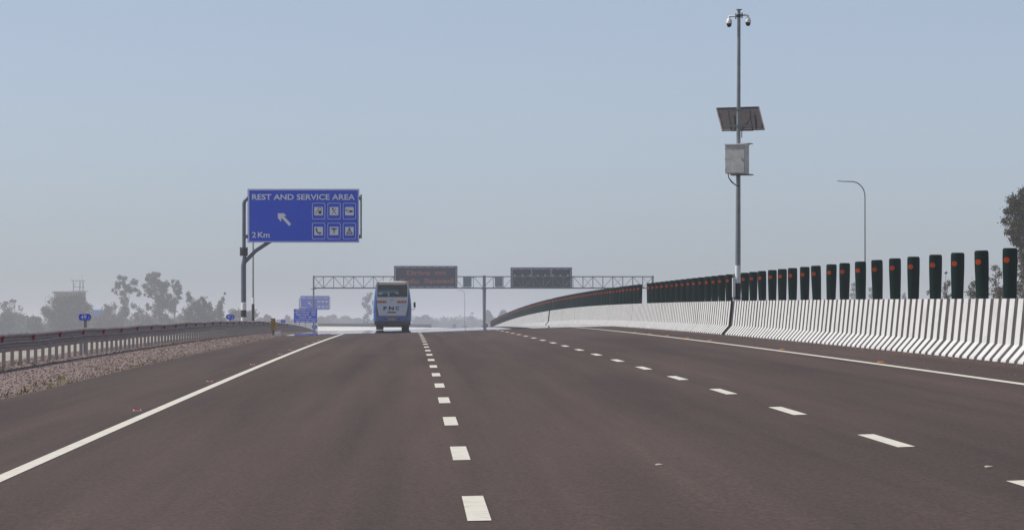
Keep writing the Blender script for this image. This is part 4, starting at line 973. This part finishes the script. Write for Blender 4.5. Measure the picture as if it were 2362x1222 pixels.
def scrub():
    # waist-high to tree-high scrub behind the rail, one mass
    N = 60000; t = rng.random(N); px = -60 + 640*t; Y = rng.uniform(1450, 1650, N)
    top = 741 - 6*np.sin(px*.035) - 5*np.sin(px*.09+1) - 4*np.sin(px*.21+2) - 4*rng.random(N)
    py = top + (800-top)*rng.random(N)**.9
    C = np.stack([(px-PX0)*Y/F, Y, CZ-(py-PY0)*Y/F], 1); a = rng.standard_normal((N, 3)); a /= np.linalg.norm(a, axis=1)[:, None]; b = np.cross(a, rng.standard_normal((N, 3))); b /= np.linalg.norm(b, axis=1)[:, None]
    s_ = .55; vs = np.stack([C-a*s_, C+b*s_*.7, C+a*s_, C-b*s_*.7], 1).reshape(-1, 3)
    me = bpy.data.meshes.new('scrub_undergrowth'); me.from_pydata(vs.tolist(), [], np.arange(4*N).reshape(-1, 4).tolist()); me.materials.append(M['leafA']); o = bpy.data.objects.new('scrub_undergrowth', me); COL.objects.link(o)
    tag(o, 'low hazy scrub filling the gaps beneath the left trees', None, None, 'stuff')
scrub()
def toe_grit():
    N = 5000; Y = 40 + rng.random(N)**1.4*200; X = 9.97 - np.abs(rng.standard_normal(N))*.16; far_ = rng.random(N) < .12; X[far_] = 8.2 + rng.random(far_.sum())*1.7
    s_ = .006 + .022*rng.random(N)**4; d = np.array([(1, 0, 0), (-1, 0, 0), (0, 1, 0), (0, -1, 0), (0, 0, .6), (0, 0, -.6)])
    base = np.array([P(x, y, .004) for x, y in zip(X, Y)]); vs = base[:, None, :] + d[None]*s_[:, None, None]*(.6+.8*rng.random((N, 6, 1)))
    f = np.array([(0, 2, 4), (2, 1, 4), (1, 3, 4), (3, 0, 4), (2, 0, 5), (1, 2, 5), (3, 1, 5), (0, 3, 5)]); fs = (f[None] + 6*np.arange(N)[:, None, None]).reshape(-1, 3)
    me = bpy.data.meshes.new('grit'); me.from_pydata(vs.reshape(-1, 3).tolist(), [], fs.tolist()); me.materials.append(M['stone']); o = bpy.data.objects.new('roadside_grit', me); COL.objects.link(o)
    tag(o, 'dusty grit gathered along the foot of the median barrier', None, None, 'stuff')
toe_grit()
def far_barrier():
    pts = [(1125, 1010), (1010, 1080), (960, 1110), (900, 1140), (840, 1165), (780, 1190), (733, 1215)]
    root = empty('distant_median_barrier', (at(860, 760, 1150).x, 1150, 0), 'distant white barrier with dark paddles crossing the horizon behind the bus', 'barrier', 'concrete barriers along the median')
    o = root.location; dense = []
    for (a, ya), (b, yb) in zip(pts, pts[1:]):
        for k in range(6): t = k/6; dense.append((a+(b-a)*t, ya+(yb-ya)*t))
    dense.append(pts[-1]); q = []
    for px, Y in dense: x = at(px, 760, Y).x; q.append((x-o.x, Y-o.y, CZ-1.35+sy(Y)-o.z))
    mb = MB(); sec = [(-.5, -.3), (-.49, .05), (-.27, .30), (-.19, 1.09), (.19, 1.09), (.5, -.3)]; k = len(sec)
    mb.add([(x, y+d, z+h) for x, y, z in q for d, h in sec], [(i*k+j, i*k+j+1, (i+1)*k+j+1, (i+1)*k+j) for i in range(len(q)-1) for j in range(k-1)]); mb.build('body', M['barrier'], root)
    mb = MB()
    for i in range(8, len(q)-1):
        for t in (0, .25, .5, .75):
            x = q[i][0]+(q[i+1][0]-q[i][0])*t; y = q[i][1]+(q[i+1][1]-q[i][1])*t; z = q[i][2]+1.09; mb.box((x-.22, y-.02, z), (x+.22, y+.02, z+.88))
    pd = mb.build('paddle_row', M['green'], root); pd['kind'] = 'stuff'
far_barrier()
def treeline():
    # far-off wood that reads as one mass
    N = 26000; X = rng.uniform(-1100, 1100, N); Y = rng.uniform(3300, 3900, N)
    top = 9 + 2.2*np.sin(X*.021) + 1.8*np.sin(X*.053+1) + 1.2*np.sin(X*.13+2) + rng.standard_normal(N)*.5
    Z = -1.6 + top*rng.random(N)**.6; C = np.stack([X, Y, Z], 1); a = rng.standard_normal((N, 3)); a /= np.linalg.norm(a, axis=1)[:, None]; b = np.cross(a, rng.standard_normal((N, 3))); b /= np.linalg.norm(b, axis=1)[:, None]
    s = 1.6; vs = np.stack([C-a*s, C+b*s*.7, C+a*s, C-b*s*.7], 1).reshape(-1, 3)
    me = bpy.data.meshes.new('far_woods'); me.from_pydata(vs.tolist(), [], np.arange(4*N).reshape(-1, 4).tolist()); me.materials.append(M['leafA']); o = bpy.data.objects.new('far_woods', me); COL.objects.link(o)
    tag(o, 'faint blue-grey band of far woodland along the horizon', None, None, 'stuff')
treeline()

# ------------------------------------------------------------------ unfinished building and shed
def building():
    Y = 1560; x0 = at(155, 700, Y).x; z0 = gz(-100, Y)[2]; root = empty('unfinished_building', (x0, Y, z0), 'unfinished brown building with open scaffold tower behind the wide pale tree', 'building')
    def XZ(zx, zy): p = at(*cB(zx, zy), Y); return p.x-x0, p.z-z0
    a = XZ(960, 425); b = XZ(1470, 425); mb = MB(); D = 9
    x1, x2, zt = a[0], b[0], a[1]
    for k in range(6): xx = x1+(x2-x1)*k/5; mb.box((xx-.18, 0, -.2), (xx+.18, .4, zt)); mb.box((xx-.18, D-.4, -.2), (xx+.18, D, zt))
    mb.build('column', M['brick'], root)
    mb = MB(); mb.box((x1+.3, .45, 0), (x2-.2, D-.45, zt-.002)); mb.build('wall', M['brick'], root)
    mb = MB(); c = XZ(925, 405); d = XZ(1480, 405); mb.box((c[0], -.6, zt+.0), (d[0], D+.6, c[1]+.15)); s = XZ(870, 425)
    for k in range(16): xx = c[0]+(d[0]-c[0])*k/15+random.gauss(0, .1); mb.tube([(xx, 0, c[1]), (xx+random.gauss(0, .05), 0, c[1]+random.uniform(.3, 1.0))], .03, 5)
    mb.build('roof', M['brick'], root)
    mb = MB(); H = [XZ(0, 390)[1], XZ(0, 320)[1], XZ(0, 205)[1]]
    for zx in (1285, 1400, 1455):
        for yy in (1.0, 3.5): e = XZ(zx, 0)[0]; mb.tube([(e, yy, H[0]), (e, yy, H[2])], .09, 6)
    for h_, l, r_ in ((H[0], 1270, 1550), (H[1], 1285, 1480), (H[2], 1240, 1500)):
        e0, e1 = XZ(l, 0)[0], XZ(r_, 0)[0]; mb.box((e0, .7, h_-.08), (e1, 3.8, h_+.08))
    e = XZ(1442, 0)[0]; mb.tube([(e, 1, H[2]), (e-.1, 1, XZ(0, 95)[1])], .06, 5); e = XZ(1385, 0)[0]; mb.tube([(e, 1, H[2]), (e-.1, 1, XZ(0, 140)[1])], .04, 5)
    e = XZ(1245, 0)[0]; mb.tube([(e+.8, 1, H[2]), (e-.1, 1, XZ(0, 175)[1])], .05, 5)
    for zx, dx in ((1300, 60), (1400, 40)): a_, b_ = XZ(zx, 0)[0], XZ(zx+dx, 0)[0]; mb.tube([(a_, 1, H[1]), (b_, 1, H[2])], .05, 5)
    mb.build('scaffold', M['bark'], root)
    mb = MB(); 
    for zx in (805, 870, 920):
        e = XZ(zx, 0)[0]; mb.tube([(e, -1.2, XZ(0, 700)[1]), (e, -1.2, XZ(0, 440 if zx > 850 else 490)[1])], .05, 5)
    mb.tube([(XZ(800, 0)[0], -1.2, XZ(0, 495)[1]), (XZ(930, 0)[0], -1.2, XZ(0, 495)[1])], .05, 5); mb.build('scaffold', M['bark'], root)
    Y = 1640; p = at(*cB(1735, 712), Y); zg = gz(-110, Y)[2]; root = empty('blue_shed', (p.x, Y, zg), 'low shed with bright blue sheet wall among the trees', 'shed'); w2 = 125/7.638*mpp(Y); h = p.z-zg
    mb = MB(); mb.box((-w2, 0, 0), (w2, 8, h-.5)); mb.build('wall', M['blue_sheet'], root); mb = MB(); mb.add([(-w2-.3, -.3, h-.5), (w2+.3, -.3, h-.5), (w2+.3, 8.3, h-.5), (-w2-.3, 8.3, h-.5), (-w2-.3, 4, h), (w2+.3, 4, h)], [(0, 1, 5, 4), (2, 3, 4, 5), (0, 4, 3), (1, 2, 5), (0, 3, 2, 1)]); mb.build('roof', M['blue_sheet'], root)
building()

# ------------------------------------------------------------------ haze
def haze():
    mb = MB(); mb.box((-9500, -120, -8.5), (9500, 8300, 24)); m = bpy.data.materials.new('haze_air'); m.use_nodes = True; n = m.node_tree; n.nodes.clear()
    o = n.nodes.new('ShaderNodeOutputMaterial'); v = n.nodes.new('ShaderNodeVolumePrincipled'); v.inputs['Color'].default_value = (.88, .905, 1.0, 1); v.inputs['Density'].default_value = HAZE; v.inputs['Anisotropy'].default_value = 0.0
    n.links.new(v.outputs[0], o.inputs['Volume'])
    ob = mb.build('haze', m); tag(ob, 'pale blue haze filling the air towards the horizon', None, None, 'stuff')
HAZE = .00035
haze()
